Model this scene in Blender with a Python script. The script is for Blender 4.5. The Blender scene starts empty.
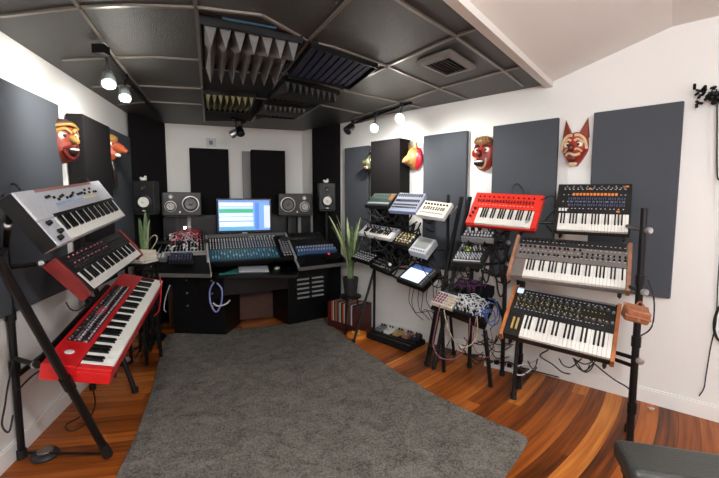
import bpy, bmesh, math, random
import numpy as np
from mathutils import Matrix, Vector
random.seed(7)
C = bpy.context.scene.collection
# ------------------------------------------------------------------ camera geometry and survey helpers
F_PX, CX, CY, PITCH, EYE = 400.0, 359.5, 239.0, math.radians(5.2), 1.45
FW = Vector((0, math.cos(PITCH), -math.sin(PITCH))); UP = Vector((0, math.sin(PITCH), math.cos(PITCH))); RT = Vector((1, 0, 0))
CAM = Vector((0, 0, EYE))
def ray(px, py): return FW + RT*((px-CX)/F_PX) - UP*((py-CY)/F_PX)
def onz(px, py, z):
    d = ray(px, py); return CAM + d*((z-EYE)/d.z)
WALL = {'R': (Vector((2.07, 2.83, 0)), Vector((.738, -.675, 0)).normalized()),
        'L': (Vector((-1.97, 2.2, 0)), Vector((-.23, .973, 0)).normalized()),
        'B': (Vector((-2.355, 4.9, 0)), Vector((.949, .316, 0)).normalized())}
def wn(w):
    e = WALL[w][1]; return Vector((-e.y, e.x, 0))
def wpt(w, s, z, off=0): return WALL[w][0] + WALL[w][1]*s - wn(w)*off + Vector((0, 0, z))
def onw(px, py, w, off=0):
    P = WALL[w][0] - wn(w)*off; n = wn(w); d = ray(px, py)
    return CAM + d*((P-CAM).dot(n)/d.dot(n))
def frame(w, c, yaw=0, tilt=0, roll=0):
    e = WALL[w][1]; a = math.atan2(e.y, e.x) + math.radians(yaw); r = math.radians(roll); t = math.radians(tilt)
    e = Vector((math.cos(a)*math.cos(r), math.sin(a)*math.cos(r), math.sin(r)))
    b = Vector((-math.sin(a), math.cos(a), 0)); u = e.cross(b)
    y = b*math.cos(t) + u*math.sin(t); z = e.cross(y)
    return Matrix(((e.x, y.x, z.x, c[0]), (e.y, y.y, z.y, c[1]), (e.z, y.z, z.z, c[2]), (0, 0, 0, 1)))

# ------------------------------------------------------------------ materials
MATS = {}
def lin(c): return tuple(((v/255)/12.92 if v/255 <= .04045 else ((v/255+.055)/1.055)**2.4) for v in c)
def mat(name, rgb, rough=.5, metal=0, bump=0, scale=40, vary=0, emit=0, spec=.5, detail=4, coat=0):
    if name in MATS: return MATS[name]
    m = bpy.data.materials.new(name); m.use_nodes = True; nt = m.node_tree; b = nt.nodes['Principled BSDF']
    col = (*lin(rgb), 1)
    b.inputs['Base Color'].default_value = col; b.inputs['Roughness'].default_value = rough
    b.inputs['Metallic'].default_value = metal; b.inputs['Specular IOR Level'].default_value = spec
    if coat: b.inputs['Coat Weight'].default_value = coat; b.inputs['Coat Roughness'].default_value = .1
    if emit:
        b.inputs['Emission Color'].default_value = col; b.inputs['Emission Strength'].default_value = emit
    tc = nt.nodes.new('ShaderNodeTexCoord'); n = nt.nodes.new('ShaderNodeTexNoise')
    n.inputs['Scale'].default_value = scale; n.inputs['Detail'].default_value = detail
    nt.links.new(tc.outputs['Object'], n.inputs['Vector'])
    if vary:
        r = nt.nodes.new('ShaderNodeValToRGB'); r.color_ramp.elements[0].position = .3; r.color_ramp.elements[1].position = .7
        r.color_ramp.elements[0].color = tuple(max(0, v*(1-vary)) for v in col[:3]) + (1,)
        r.color_ramp.elements[1].color = tuple(min(1, v*(1+vary)) for v in col[:3]) + (1,)
        nt.links.new(n.outputs['Fac'], r.inputs['Fac']); nt.links.new(r.outputs['Color'], b.inputs['Base Color'])
        if emit: nt.links.new(r.outputs['Color'], b.inputs['Emission Color'])
    if bump:
        bp = nt.nodes.new('ShaderNodeBump'); bp.inputs['Strength'].default_value = bump; bp.inputs['Distance'].default_value = .01
        nt.links.new(n.outputs['Fac'], bp.inputs['Height']); nt.links.new(bp.outputs['Normal'], b.inputs['Normal'])
    MATS[name] = m; return m
white_wall = mat('white wall paint', (232, 231, 227), .75, bump=.06, scale=90)
grey_fabric = mat('grey panel fabric', (77, 81, 87), .95, bump=.25, scale=400, vary=.08, spec=.15)
black_fabric = mat('black panel fabric', (27, 25, 26), .9, bump=.25, scale=400, vary=.1, spec=.12)
black_plastic = mat('black plastic', (13, 13, 14), .42, vary=.1, scale=30, spec=.3)
black_metal = mat('black powder coated metal', (12, 12, 13), .4, vary=.15, scale=50, spec=.35)
dark_grey = mat('dark grey plastic', (40, 40, 42), .5, vary=.1, spec=.3)
mid_grey = mat('mid grey plastic', (120, 120, 122), .45, vary=.08)
silver = mat('silver metal', (190, 190, 192), .3, metal=.8, vary=.06)
light_grey = mat('light grey plastic', (196, 198, 204), .4, vary=.05)
cream = mat('cream plastic', (222, 214, 192), .45, vary=.06)
white_plastic = mat('white plastic', (228, 228, 226), .4, vary=.04)
key_white = mat('ivory white key', (238, 236, 228), .3, vary=.03)
key_black = mat('black key', (16, 16, 17), .25, vary=.1)
red_gloss = mat('glossy red lacquer', (205, 28, 32), .3, vary=.05, coat=.3)
red_orange = mat('orange red plastic', (226, 52, 38), .38, vary=.05)
dark_red = mat('dark red wood', (122, 26, 24), .35, vary=.25, scale=12)
wood = mat('amber wood', (176, 104, 58), .4, vary=.3, scale=14)
wood_pale = mat('tan wood', (158, 112, 84), .4, vary=.25, scale=14)
panel_black = mat('black synth panel', (32, 31, 30), .5, vary=.15, spec=.3)
panel_taupe = mat('taupe synth panel', (112, 104, 100), .45, vary=.08)
orange_btn = mat('orange button', (232, 140, 66), .4, vary=.1)
blue_btn = mat('slate blue slider cap', (84, 90, 118), .4, vary=.1)
yellow = mat('yellow plastic', (222, 196, 70), .4, vary=.1)
green_btn = mat('green display', (120, 190, 110), .4, vary=.1)
purple_btn = mat('magenta button', (150, 50, 90), .4, vary=.1)
leather = mat('black bench leather', (52, 53, 50), .38, bump=.2, scale=120, vary=.1)
brown_leather = mat('tan brown leather', (140, 84, 54), .45, bump=.2, scale=90, vary=.2)
rubber = mat('black rubber', (14, 14, 14), .7, vary=.1)
leaf = mat('snake plant leaf', (92, 112, 74), .5, vary=.5, scale=22)
leaf_edge = mat('pale leaf edge', (178, 190, 138), .5, vary=.3, scale=22)
terracotta = mat('dark plant pot', (34, 33, 32), .6, vary=.1)
cone_white = mat('white speaker cone', (214, 212, 204), .5, vary=.04)

# ------------------------------------------------------------------ mesh builder
class MB:
    def __init__(s, off=(0, 0, 0)): s.v = []; s.f = []; s.off = Vector(off); s.sm = False
    def add(s, vs, fs):
        n = len(s.v); s.v += [Vector(v)-s.off for v in vs]; s.f += [tuple(i+n for i in f) for f in fs]; return s
    def box(s, x0, x1, y0, y1, z0, z1, M=None):
        vs = [Vector((x, y, z)) for z in (z0, z1) for y in (y0, y1) for x in (x0, x1)]
        if M is not None: vs = [M @ v for v in vs]
        return s.add(vs, [(0, 2, 3, 1), (4, 5, 7, 6), (0, 1, 5, 4), (2, 6, 7, 3), (0, 4, 6, 2), (1, 3, 7, 5)])
    def hexa(s, b, t):   # bottom 4 and top 4 points, same order
        return s.add(list(b)+list(t), [(3, 2, 1, 0), (4, 5, 6, 7), (0, 1, 5, 4), (1, 2, 6, 5), (2, 3, 7, 6), (3, 0, 4, 7)])
    def prism(s, pts, vec):
        n = len(pts); vec = Vector(vec); a = [Vector(p) for p in pts]; b = [p+vec for p in a]
        return s.add(a+b, [tuple(range(n))[::-1], tuple(range(n, 2*n))]+[(i, (i+1) % n, n+(i+1) % n, n+i) for i in range(n)])
    def cyl(s, p0, p1, r0, r1=None, n=12):
        p0 = Vector(p0); p1 = Vector(p1); r1 = r0 if r1 is None else r1; d = (p1-p0).normalized()
        a = d.orthogonal().normalized(); b = d.cross(a)
        vs = [p+(a*math.cos(2*math.pi*i/n)+b*math.sin(2*math.pi*i/n))*r for p, r in ((p0, r0), (p1, r1)) for i in range(n)]
        return s.add(vs, [tuple(range(n))[::-1], tuple(range(n, 2*n))]+[(i, (i+1) % n, n+(i+1) % n, n+i) for i in range(n)])
    def lathe(s, p, d, prof, n=20):   # prof: (distance along d, radius)
        p = Vector(p); d = Vector(d).normalized(); a = d.orthogonal().normalized(); b = d.cross(a); vs = []; fs = []
        for h, r in prof: vs += [p+d*h+(a*math.cos(2*math.pi*i/n)+b*math.sin(2*math.pi*i/n))*r for i in range(n)]
        for k in range(len(prof)-1): fs += [(k*n+i, k*n+(i+1) % n, (k+1)*n+(i+1) % n, (k+1)*n+i) for i in range(n)]
        fs += [tuple(range(n))[::-1], tuple(range((len(prof)-1)*n, len(prof)*n))]
        s.sm = True; return s.add(vs, fs)
    def tube(s, pts, r, n=6, sub=5):
        P = [Vector(p) for p in pts]
        if len(P) > 2 and sub > 1:
            Q = [P[0]*2-P[1]]+P+[P[-1]*2-P[-2]]; out = []
            for i in range(1, len(Q)-2):
                for k in range(sub):
                    t = k/sub; a, b, c, d = Q[i-1], Q[i], Q[i+1], Q[i+2]
                    out.append(.5*((2*b)+(c-a)*t+(2*a-5*b+4*c-d)*t*t+(3*b-a-3*c+d)*t**3))
            out.append(P[-1]); P = out
        vs = []; fs = []; up = Vector((.31, .17, .93))
        for i, p in enumerate(P):
            d = (P[min(i+1, len(P)-1)]-P[max(i-1, 0)]).normalized()
            a = d.cross(up)
            a = a.normalized() if a.length > 1e-4 else d.orthogonal().normalized()
            b = d.cross(a); rr = r[i*len(r)//len(P)] if isinstance(r, (list, tuple)) else r
            vs += [p+(a*math.cos(2*math.pi*k/n)+b*math.sin(2*math.pi*k/n))*rr for k in range(n)]
        for i in range(len(P)-1): fs += [(i*n+k, i*n+(k+1) % n, (i+1)*n+(k+1) % n, (i+1)*n+k) for k in range(n)]
        fs += [tuple(range(n))[::-1], tuple(range((len(P)-1)*n, len(P)*n))]
        s.sm = True; return s.add(vs, fs)
    def ball(s, c, rx, ry=None, rz=None, nu=14, nv=9):
        ry = rx if ry is None else ry; rz = rx if rz is None else rz; c = Vector(c); vs = []; fs = []
        for j in range(nv+1):
            t = math.pi*(j+.02)/(nv+.04)
            for i in range(nu):
                a = 2*math.pi*i/nu; vs.append(c+Vector((rx*math.sin(t)*math.cos(a), ry*math.sin(t)*math.sin(a), -rz*math.cos(t))))
        for j in range(nv): fs += [(j*nu+i, j*nu+(i+1) % nu, (j+1)*nu+(i+1) % nu, (j+1)*nu+i) for i in range(nu)]
        fs += [tuple(range(nu))[::-1], tuple(range(nv*nu, (nv+1)*nu))]
        s.sm = True; return s.add(vs, fs)
    def build(s, name, m, parent=None, bevel=0, seg=2, smooth=None):
        me = bpy.data.meshes.new(name); me.from_pydata([tuple(v) for v in s.v], [], s.f)
        bm = bmesh.new(); bm.from_mesh(me); bmesh.ops.recalc_face_normals(bm, faces=bm.faces); bm.to_mesh(me); bm.free()
        if s.sm if smooth is None else smooth:
            for p in me.polygons: p.use_smooth = True
            try: me.set_sharp_from_angle(angle=math.radians(50))
            except Exception: pass
        me.materials.append(m)
        o = bpy.data.objects.new(name, me); C.objects.link(o)
        if parent is not None: o.parent = parent
        else: o.location = s.off
        if bevel:
            b = o.modifiers.new('bevel', 'BEVEL'); b.width = bevel; b.segments = seg; b.limit_method = 'ANGLE'
        return o
def tag(o, label, cat, group=None, kind=None):
    o['label'] = label; o['category'] = cat
    if group: o['group'] = group
    if kind: o['kind'] = kind
    return o
def struct(o): o['kind'] = 'structure'; return o
def thing(name, label, cat, loc=(0, 0, 0), M=None, group=None):
    o = bpy.data.objects.new(name, None); o.empty_display_size = .05; C.objects.link(o)
    if M is not None: o.matrix_world = M
    else: o.location = loc
    return tag(o, label, cat, group)
def reps(first, spots):    # first is placed at spots[0]; the rest are copies
    out = [first]; first.location = spots[0]
    for p in spots[1:]:
        c = first.copy(); c.location = p; c.parent = first.parent; C.objects.link(c); out.append(c)
    return out
def knob_mesh(r, h): return MB().lathe((0, 0, 0), (0, 0, 1), [(0, r*1.15), (h*.35, r), (h*.9, r*.85), (h, r*.6)], 10)
def knobs(parent, pts, r=.008, h=.014, m=None, name='knob'):
    if pts: reps(knob_mesh(r, h).build(name, m or black_plastic, parent), pts[:100])
def buttons(parent, pts, sx=.012, sy=.008, sz=.005, m=None, name='button'):
    if pts: reps(MB().box(-sx/2, sx/2, -sy/2, sy/2, 0, sz).build(name, m or white_plastic, parent), pts[:100])
def grid(x0, x1, nx, y0, y1, ny, z, jit=0):
    return [(x0+(x1-x0)*(i/(nx-1) if nx > 1 else .5)+random.uniform(-jit, jit), y0+(y1-y0)*(j/(ny-1) if ny > 1 else .5), z) for j in range(ny) for i in range(nx)]

# ------------------------------------------------------------------ the setting
LL = lambda y: -1.97-.2364*(y-2.2)
lc = Vector((-2.592, 4.83, 0)); rc = Vector((-.769, 5.43, 0))
re = Vector((4.9, .225, 0)); fr = Vector((-.19, -5.34, 0))
floor_pts = [lc, rc, re, fr]
def floor_material():
    m = bpy.data.materials.new('polished timber floorboards'); m.use_nodes = True; nt = m.node_tree; N = nt.nodes; Lk = nt.links
    b = N['Principled BSDF']; tc = N.new('ShaderNodeTexCoord')
    def math_(op, a, bb=None, c=None):
        n = N.new('ShaderNodeMath'); n.operation = op
        for i, v in enumerate((a, bb, c)):
            if v is None: continue
            if isinstance(v, (int, float)): n.inputs[i].default_value = v
            else: Lk.new(v, n.inputs[i])
        return n.outputs[0]
    sp = N.new('ShaderNodeSeparateXYZ'); Lk.new(tc.outputs['Object'], sp.inputs[0])
    dx = math_('SUBTRACT', sp.outputs[0], -2.3); dy = math_('SUBTRACT', sp.outputs[1], 6.0)
    r = math_('SQRT', math_('ADD', math_('MULTIPLY', dx, dx), math_('MULTIPLY', dy, dy)))
    ph = math_('MULTIPLY', math_('ARCTAN2', dy, dx), 5.2)
    row = math_('FLOOR', math_('DIVIDE', r, .108))
    wn1 = N.new('ShaderNodeTexWhiteNoise'); wn1.noise_dimensions = '1D'; Lk.new(row, wn1.inputs['W'])
    seg = math_('FLOOR', math_('ADD', math_('DIVIDE', ph, 3.0), math_('MULTIPLY', wn1.outputs[0], 7)))
    cmb = N.new('ShaderNodeCombineXYZ'); Lk.new(row, cmb.inputs[0]); Lk.new(seg, cmb.inputs[1])
    wn2 = N.new('ShaderNodeTexWhiteNoise'); wn2.noise_dimensions = '2D'; Lk.new(cmb.outputs[0], wn2.inputs['Vector'])
    gv = N.new('ShaderNodeCombineXYZ'); Lk.new(math_('MULTIPLY', ph, 1.6), gv.inputs[0]); Lk.new(math_('MULTIPLY', r, 38), gv.inputs[1]); Lk.new(math_('MULTIPLY', wn2.outputs[0], 30), gv.inputs[2])
    no = N.new('ShaderNodeTexNoise'); no.inputs['Scale'].default_value = 1; no.inputs['Detail'].default_value = 5; Lk.new(gv.outputs[0], no.inputs['Vector'])
    mixf = math_('ADD', math_('MULTIPLY', wn2.outputs[0], .62), math_('MULTIPLY', math_('SUBTRACT', no.outputs['Fac'], .28), .85))
    cr = N.new('ShaderNodeValToRGB'); el = cr.color_ramp.elements
    el[0].position = .1; el[0].color = (*lin((66, 30, 11)), 1); el[1].position = .95; el[1].color = (*lin((216, 140, 64)), 1)
    e = el.new(.45); e.color = (*lin((146, 74, 25)), 1); e = el.new(.7); e.color = (*lin((182, 102, 40)), 1)
    Lk.new(mixf, cr.inputs['Fac'])
    fr_ = math_('FRACT', math_('DIVIDE', r, .108)); gap = math_('LESS_THAN', math_('ABSOLUTE', math_('SUBTRACT', fr_, .5)), .485)
    mx = N.new('ShaderNodeMixRGB'); Lk.new(gap, mx.inputs[0]); mx.inputs[1].default_value = (*lin((70, 34, 18)), 1); Lk.new(cr.outputs[0], mx.inputs[2])
    Lk.new(mx.outputs[0], b.inputs['Base Color']); b.inputs['Roughness'].default_value = .32; b.inputs['Specular IOR Level'].default_value = .2
    bp = N.new('ShaderNodeBump'); bp.inputs['Strength'].default_value = .25; bp.inputs['Distance'].default_value = .002
    Lk.new(gap, bp.inputs['Height']); Lk.new(bp.outputs[0], b.inputs['Normal'])
    return m
struct(MB().prism([p+Vector((0, 0, -.06)) for p in floor_pts], (0, 0, .06)).build('floor', floor_material()))
def wall_slab(name, a, b, z1, th=.1, m=white_wall):
    d = (b-a).normalized(); n = Vector((-d.y, d.x, 0))
    return struct(MB().prism([a, b, b+n*th, a+n*th], (0, 0, z1)).build(name, m))
wall_slab('wall_left', fr, lc, 2.75); wall_slab('wall_back', lc, rc, 2.75); wall_slab('wall_right', rc, re, 2.75); wall_slab('wall_front', re, fr, 2.75)
def baseboard(name, a, b, h=.11):
    d = (b-a).normalized(); n = Vector((d.y, -d.x, 0))
    o = MB().prism([a, b, b+n*.014, a+n*.014], (0, 0, h-.012)).prism([a+Vector((0, 0, h-.012)), b+Vector((0, 0, h-.012)), b+n*.009+Vector((0, 0, h-.012)), a+n*.009+Vector((0, 0, h-.012))], (0, 0, .012))
    struct(o.build(name, mat('white skirting gloss', (236, 235, 231), .35)))
baseboard('baseboard_left', fr+(lc-fr)*.02, lc); baseboard('baseboard_back', lc, rc); baseboard('baseboard_right', rc, rc+(re-rc)*.98)
# ceiling: dark suspended tiles, then the white sloped part
E1 = Vector((1.5, 3.33, 0)); dR = WALL['R'][1]; nR = -wn('R')     # nR points into the room
E1 = WALL['R'][0]+dR*((E1-WALL['R'][0]).dot(dR)); E2 = E1+(onz(450, 0, 2.4)-onz(545, 84, 2.4)).normalized()*4.66; E2.z = 0
tile = mat('dark textured ceiling tile', (52, 49, 44), .42, bump=.9, scale=150, vary=.2, spec=.6)
Z = lambda p, z: Vector((p.x, p.y, z))
struct(MB().prism([Z(lc, 2.4), Z(rc, 2.4), Z(E1, 2.4), Z(E2, 2.4)], (0, 0, .05)).build('ceiling', tile))
a1, a2 = E1+dR*.80, E2+dR*.80
white_ceil = mat('white ceiling paint', (232, 230, 225), .7, bump=.04, scale=70)
struct(MB().prism([Z(E1, 2.4), Z(a1, 2.625), Z(a2, 2.625), Z(E2, 2.4)], (0, 0, .05)).build('ceiling', white_ceil))
struct(MB().prism([Z(a1, 2.625), Z(re+dR*.1, 2.625), Z(fr, 2.625), Z(a2+nR*.3, 2.625)], (0, 0, .05)).build('ceiling', white_ceil))
struct(MB().prism([Z(E1, 2.372), Z(E1+dR*.055, 2.372), Z(E2+dR*.055, 2.372), Z(E2, 2.372)], (0, 0, .045)).build('trim_1', mat('white trim', (214, 210, 203), .5)))
# metal grid of the suspended ceiling
gm = mat('ceiling grid metal', (132, 126, 116), .35, metal=.3, vary=.1)
gl = [[(72, -4), (80, 7), (118, 60), (160, 115)], [(194, -6), (197, 15), (200, 60), (204.5, 121)], [(356, -8), (346, 1), (308, 40), (280, 78), (252, 121)],
      [(388, -9), (400, 0), (455.6, 35), (504, 70), (523, 85)], [(308, 40), (333, 46), (388, 65.7), (439.5, 87.6), (467, 98.5)],
      [(345, 90), (388, 99), (422, 107)], [(318, 104), (362, 113)], [(476, 27.5), (455.6, 35), (388, 65), (352, 83), (320, 104), (297, 118)],
      [(519, 66), (504, 70), (439.5, 87.6), (396, 103), (352, 118)], [(0, 15), (78, 6), (130, 4), (196, 6), (262, 14), (308, 40)],
      [(62, 59), (118, 56), (155, 56), (200, 59)], [(92, 86), (140, 85), (203, 88)], [(118, 104), (150, 101), (204, 104)], [(202, 66), (245, 71), (286, 72), (345, 90)], [(204, 92), (262, 98), (318, 104)]]
for L in gl:
    mb = MB(); P = [onz(x, y, 2.4) for x, y in L]
    for a, b in zip(P[:-1], P[1:]):
        d = (b-a).normalized(); n = Vector((-d.y, d.x, 0))*.009; q = Vector((0, 0, -.012))
        mb.prism([a+n+q, b+n+q, b-n+q, a-n+q], (0, 0, .011))
    struct(mb.build('trim_2', gm))

# ------------------------------------------------------------------ rug
def rug():
    px = [(166, 334), (210, 331), (257, 327), (300, 322), (323, 318), (351, 341), (386.5, 365), (437.7, 396), (485, 418), (520, 433), (527, 437), (528, 441), (523, 450), (504, 478), (478, 520), (400, 640), (40, 640), (70, 560), (115, 478), (135.4, 435.7), (151, 392), (160, 355)]
    P = [onz(x, y, .014) for x, y in px]; P = [Vector((p.x, max(p.y, .35), 0)) for p in P]
    m = bpy.data.materials.new('grey shag carpet'); m.use_nodes = True; nt = m.node_tree; N = nt.nodes; Lk = nt.links; b = N['Principled BSDF']
    tc = N.new('ShaderNodeTexCoord'); n1 = N.new('ShaderNodeTexNoise'); n1.inputs['Scale'].default_value = 90; n1.inputs['Detail'].default_value = 6
    n2 = N.new('ShaderNodeTexNoise'); n2.inputs['Scale'].default_value = 7; n2.inputs['Detail'].default_value = 5; n2.inputs['Distortion'].default_value = 1.2
    for n in (n1, n2): Lk.new(tc.outputs['Object'], n.inputs['Vector'])
    ad = N.new('ShaderNodeMath'); ad.operation = 'ADD'; mu = N.new('ShaderNodeMath'); mu.operation = 'MULTIPLY'; mu.inputs[1].default_value = .55
    Lk.new(n2.outputs['Fac'], mu.inputs[0]); Lk.new(mu.outputs[0], ad.inputs[0]); Lk.new(n1.outputs['Fac'], ad.inputs[1])
    r = N.new('ShaderNodeValToRGB'); r.color_ramp.elements[0].position = .5; r.color_ramp.elements[0].color = (*lin((70, 67, 62)), 1)
    r.color_ramp.elements[1].position = 1.05 if False else 1.0; r.color_ramp.elements[1].color = (*lin((146, 140, 131)), 1)
    Lk.new(ad.outputs[0], r.inputs['Fac']); Lk.new(r.outputs[0], b.inputs['Base Color']); b.inputs['Roughness'].default_value = .95; b.inputs['Specular IOR Level'].default_value = .1
    bp = N.new('ShaderNodeBump'); bp.inputs['Strength'].default_value = .9; bp.inputs['Distance'].default_value = .02
    Lk.new(ad.outputs[0], bp.inputs['Height']); Lk.new(bp.outputs[0], b.inputs['Normal'])
    tag(MB().prism([p+Vector((0, 0, .0015)) for p in P], (0, 0, .014)).build('rug', m, bevel=.005), 'large grey short pile rug covering the middle of the wooden floor', 'rug')
rug()

# ------------------------------------------------------------------ acoustic panels
def panel(w, s0, s1, z0, z1, th, m, label, name='acoustic_panel', group=None):
    c = wpt(w, (s0+s1)/2, z0); t = thing(name, label, 'acoustic panel', M=frame(w, c), group=group); h = (s1-s0)/2
    MB().box(-h, h, -th, -.012, 0, z1-z0).build('fabric_cover', m, t, bevel=.006)
    for x in (-h+.12, h-.12): MB().box(x-.02, x+.02, -.014, 0, z1-z0-.18, z1-z0-.1).build('hanging_bracket', silver, t)
gp = 'dark grey'
panel('R', -.39, .135, .79, 2.118, .05, grey_fabric, 'grey fabric wall panel right of the long eared mask, behind the tallest keyboard stand')
panel('R', -1.172, -.636, .79, 2.118, .05, grey_fabric, 'grey fabric wall panel between the grinning red mask and the long eared mask')
panel('R', -1.893, -1.42, .79, 2.112, .05, grey_fabric, 'grey fabric wall panel between the gold fox mask and the grinning red mask')
panel('R', -2.47, -2.08, .79, 2.10, .19, black_fabric, 'deep black fabric panel beside the gold fox mask')
panel('R', -3.0, -2.63, .79, 2.09, .05, grey_fabric, 'narrow grey fabric panel beside the dark corner column, above the snake plant')
panel('L', -.75, .62, .84, 2.118, .05, grey_fabric, 'wide grey fabric panel behind the silver keyboard')
panel('L', .80, 1.33, .79, 2.10, .125, black_fabric, 'deep black fabric panel between the two masks behind the keyboards')
panel('L', 1.52, 2.13, .79, 2.13, .05, grey_fabric, 'grey fabric panel behind the long nosed mask')
panel('B', .282, .735, .5, 2.115, .05, black_fabric, 'tall black fabric panel behind the computer monitor')
panel('B', .90, 1.06, .5, 2.10, .05, mat('pale grey fabric', (150, 148, 146), .9), 'narrow pale grey fabric panel beside the deep black panel behind the desk')
panel('B', 1.0, 1.42, .5, 2.105, .20, black_fabric, 'deep black fabric panel to the right of the computer monitor')
def column(p, a, b, label):
    t = thing('bass_trap', label, 'bass trap', M=Matrix.Translation((a+b)/2))
    off = (a+b)/2; mb = MB(off); mb.prism([a, b, p], (0, 0, 2.385)); mb.build('fabric_cover', black_fabric, t)
column(lc+Vector((.012, -.025, 0)), onw(131, 130, 'L', .02)*1, onw(164, 130, 'B', .02)*1, 'floor to ceiling black corner column behind the left white coned speaker') if False else None
def col3(corner, a, b, label):
    a = Vector((a.x, a.y, 0)); b = Vector((b.x, b.y, 0)); off = (a+b)/2
    t = thing('bass_trap', label, 'bass trap', loc=off)
    MB(off).prism([a, b, corner], (0, 0, 2.392)).build('fabric_cover', black_fabric, t)
    MB(off).prism([a+(b-a)*.02+Vector((0, 0, .0)), b+(a-b)*.02, (b+(a-b)*.02)*.999+corner*.001, (a+(b-a)*.02)*.999+corner*.001], (0, 0, .06)).build('plinth', black_plastic, t)
col3(lc+Vector((.03, -.03, 0)), wpt('L', 2.18, 0, .02), wpt('B', .02, 0, .02), 'black floor to ceiling corner column behind the books and snake plant')
col3(wpt('R', -3.3, 0, .004), wpt('R', -3.60, 0, .035), wpt('R', -3.07, 0, .05), 'black floor to ceiling corner column behind the speaker on the right of the desk')

# ------------------------------------------------------------------ ceiling diffusers, vent, track lights
foam = mat('grey foam wedge', (98, 97, 95), .7, vary=.1); foam_o = mat('olive foam wedge', (128, 124, 88), .7, vary=.1); foam_b = mat('dark blue foam', (22, 25, 58), .7, vary=.3)
foam_d = mat('dark foam wedge', (50, 49, 47), .7, vary=.1); pit = mat('black ceiling recess', (9, 9, 10), .9)
def diffuser(q, label, nx, ny, m, depth=.10, style='wedge'):
    P = [onz(x, y, 2.385) for x, y in q]; c = sum(P, Vector())/4; t = thing('ceiling_diffuser', label, 'acoustic diffuser', loc=c)
    bl = lambda u, v: (P[0]*(1-u)+P[1]*u)*(1-v)+(P[3]*(1-u)+P[2]*u)*v
    MB(c).hexa(P, [p+Vector((0, 0, .012)) for p in P]).build('backing', pit, t)
    fm = MB(c)
    for a, b in zip(P, P[1:]+P[:1]):
        i1 = a+(c-a)*.03; i2 = b+(c-b)*.03; z = Vector((0, 0, -.03)); fm.hexa([a+z, b+z, i2+z, i1+z], [a, b, i2, i1])
    fm.build('frame', black_metal, t)
    for j in range(ny):
        for i in range(nx):
            u0, u1 = .03+.94*i/nx, .03+.94*(i+1)/nx; v0, v1 = .03+.94*j/ny, .03+.94*(j+1)/ny
            D = Vector((0, 0, -depth)); A, B, B2, A2 = bl(u0, v0), bl(u1, v0), bl(u1, v1), bl(u0, v1)
            if style == 'wedge':
                sh = .5*(1 if j % 2 else -1)*0
                um = (u0+u1)/2+sh; r0 = bl(um, v0 if j % 2 else v0+(v1-v0)*.75)+D*(1 if j % 2 == 0 else .35); r1 = bl(um, v1)+D*(.35 if j % 2 == 0 else 1)
                if j % 2 == 0: r0, r1 = bl(um, v0)+D, bl(um, v1)+D*.25
                else: r0, r1 = bl(um, v0)+D*.25, bl(um, v1)+D
                mb = MB(c).add([A, B, B2, A2, r0, r1], [(0, 3, 2, 1), (0, 1, 4), (2, 3, 5), (1, 2, 5, 4), (3, 0, 4, 5)])
            else:
                mb = MB(c).hexa([A+D*.5, bl(u0+(u1-u0)*.72, v0)+D*.5, bl(u0+(u1-u0)*.72, v1)+D*.5, A2+D*.5], [A, bl(u0+(u1-u0)*.72, v0), bl(u0+(u1-u0)*.72, v1), A2])
            mb.build('foam_wedge' if style == 'wedge' else 'slat', m, t)
diffuser([(199, 17), (303, 38), (281, 69), (202, 64)], 'square ceiling diffuser with two rows of tall light grey wedges, nearest of the ceiling diffusers', 7, 2, foam, .13)
diffuser([(203, 90), (256, 94), (249, 111), (205, 108)], 'ceiling diffuser with olive yellow wedges near the back wall', 8, 1, foam_o, .10)
diffuser([(283, 76), (340, 91), (316, 103), (267, 97)], 'ceiling diffuser of dark ribs beside the blue ceiling panel', 9, 1, foam_d, .10)
diffuser([(262, 101), (308, 106), (294, 117), (254, 114)], 'small ceiling diffuser of grey ribs touching the back wall', 9, 1, foam, .08)
diffuser([(311, 42), (378, 64), (350, 86), (288, 74)], 'dark blue slatted ceiling panel between the diffusers', 9, 1, foam_b, .03, 'slat')
def ceiling_recess(q, label):
    P = [onz(x, y, 2.397) for x, y in q]; c = sum(P, Vector())/4
    tag(MB(c).hexa(P, [p+Vector((0, 0, .002)) for p in P]).build('ceiling_baffle', pit), label, 'ceiling baffle')
ceiling_recess([(197, 13), (308, 38), (251, 121), (205, 121)], 'black recessed ceiling bay behind the light grey and olive wedges')
ceiling_recess([(309, 39), (380, 64), (318, 106), (253, 120)], 'black recessed ceiling bay behind the blue slatted panel')
led = onz(222, 18, 2.35), onz(276, 28, 2.35)
tag(MB(led[0]).tube([led[0], led[1]], .006).build('led_strip', mat('cyan led', (16, 60, 80), .4, emit=.04)), 'thin cyan light strip along the edge of the nearest ceiling diffuser', 'light strip')
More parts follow.
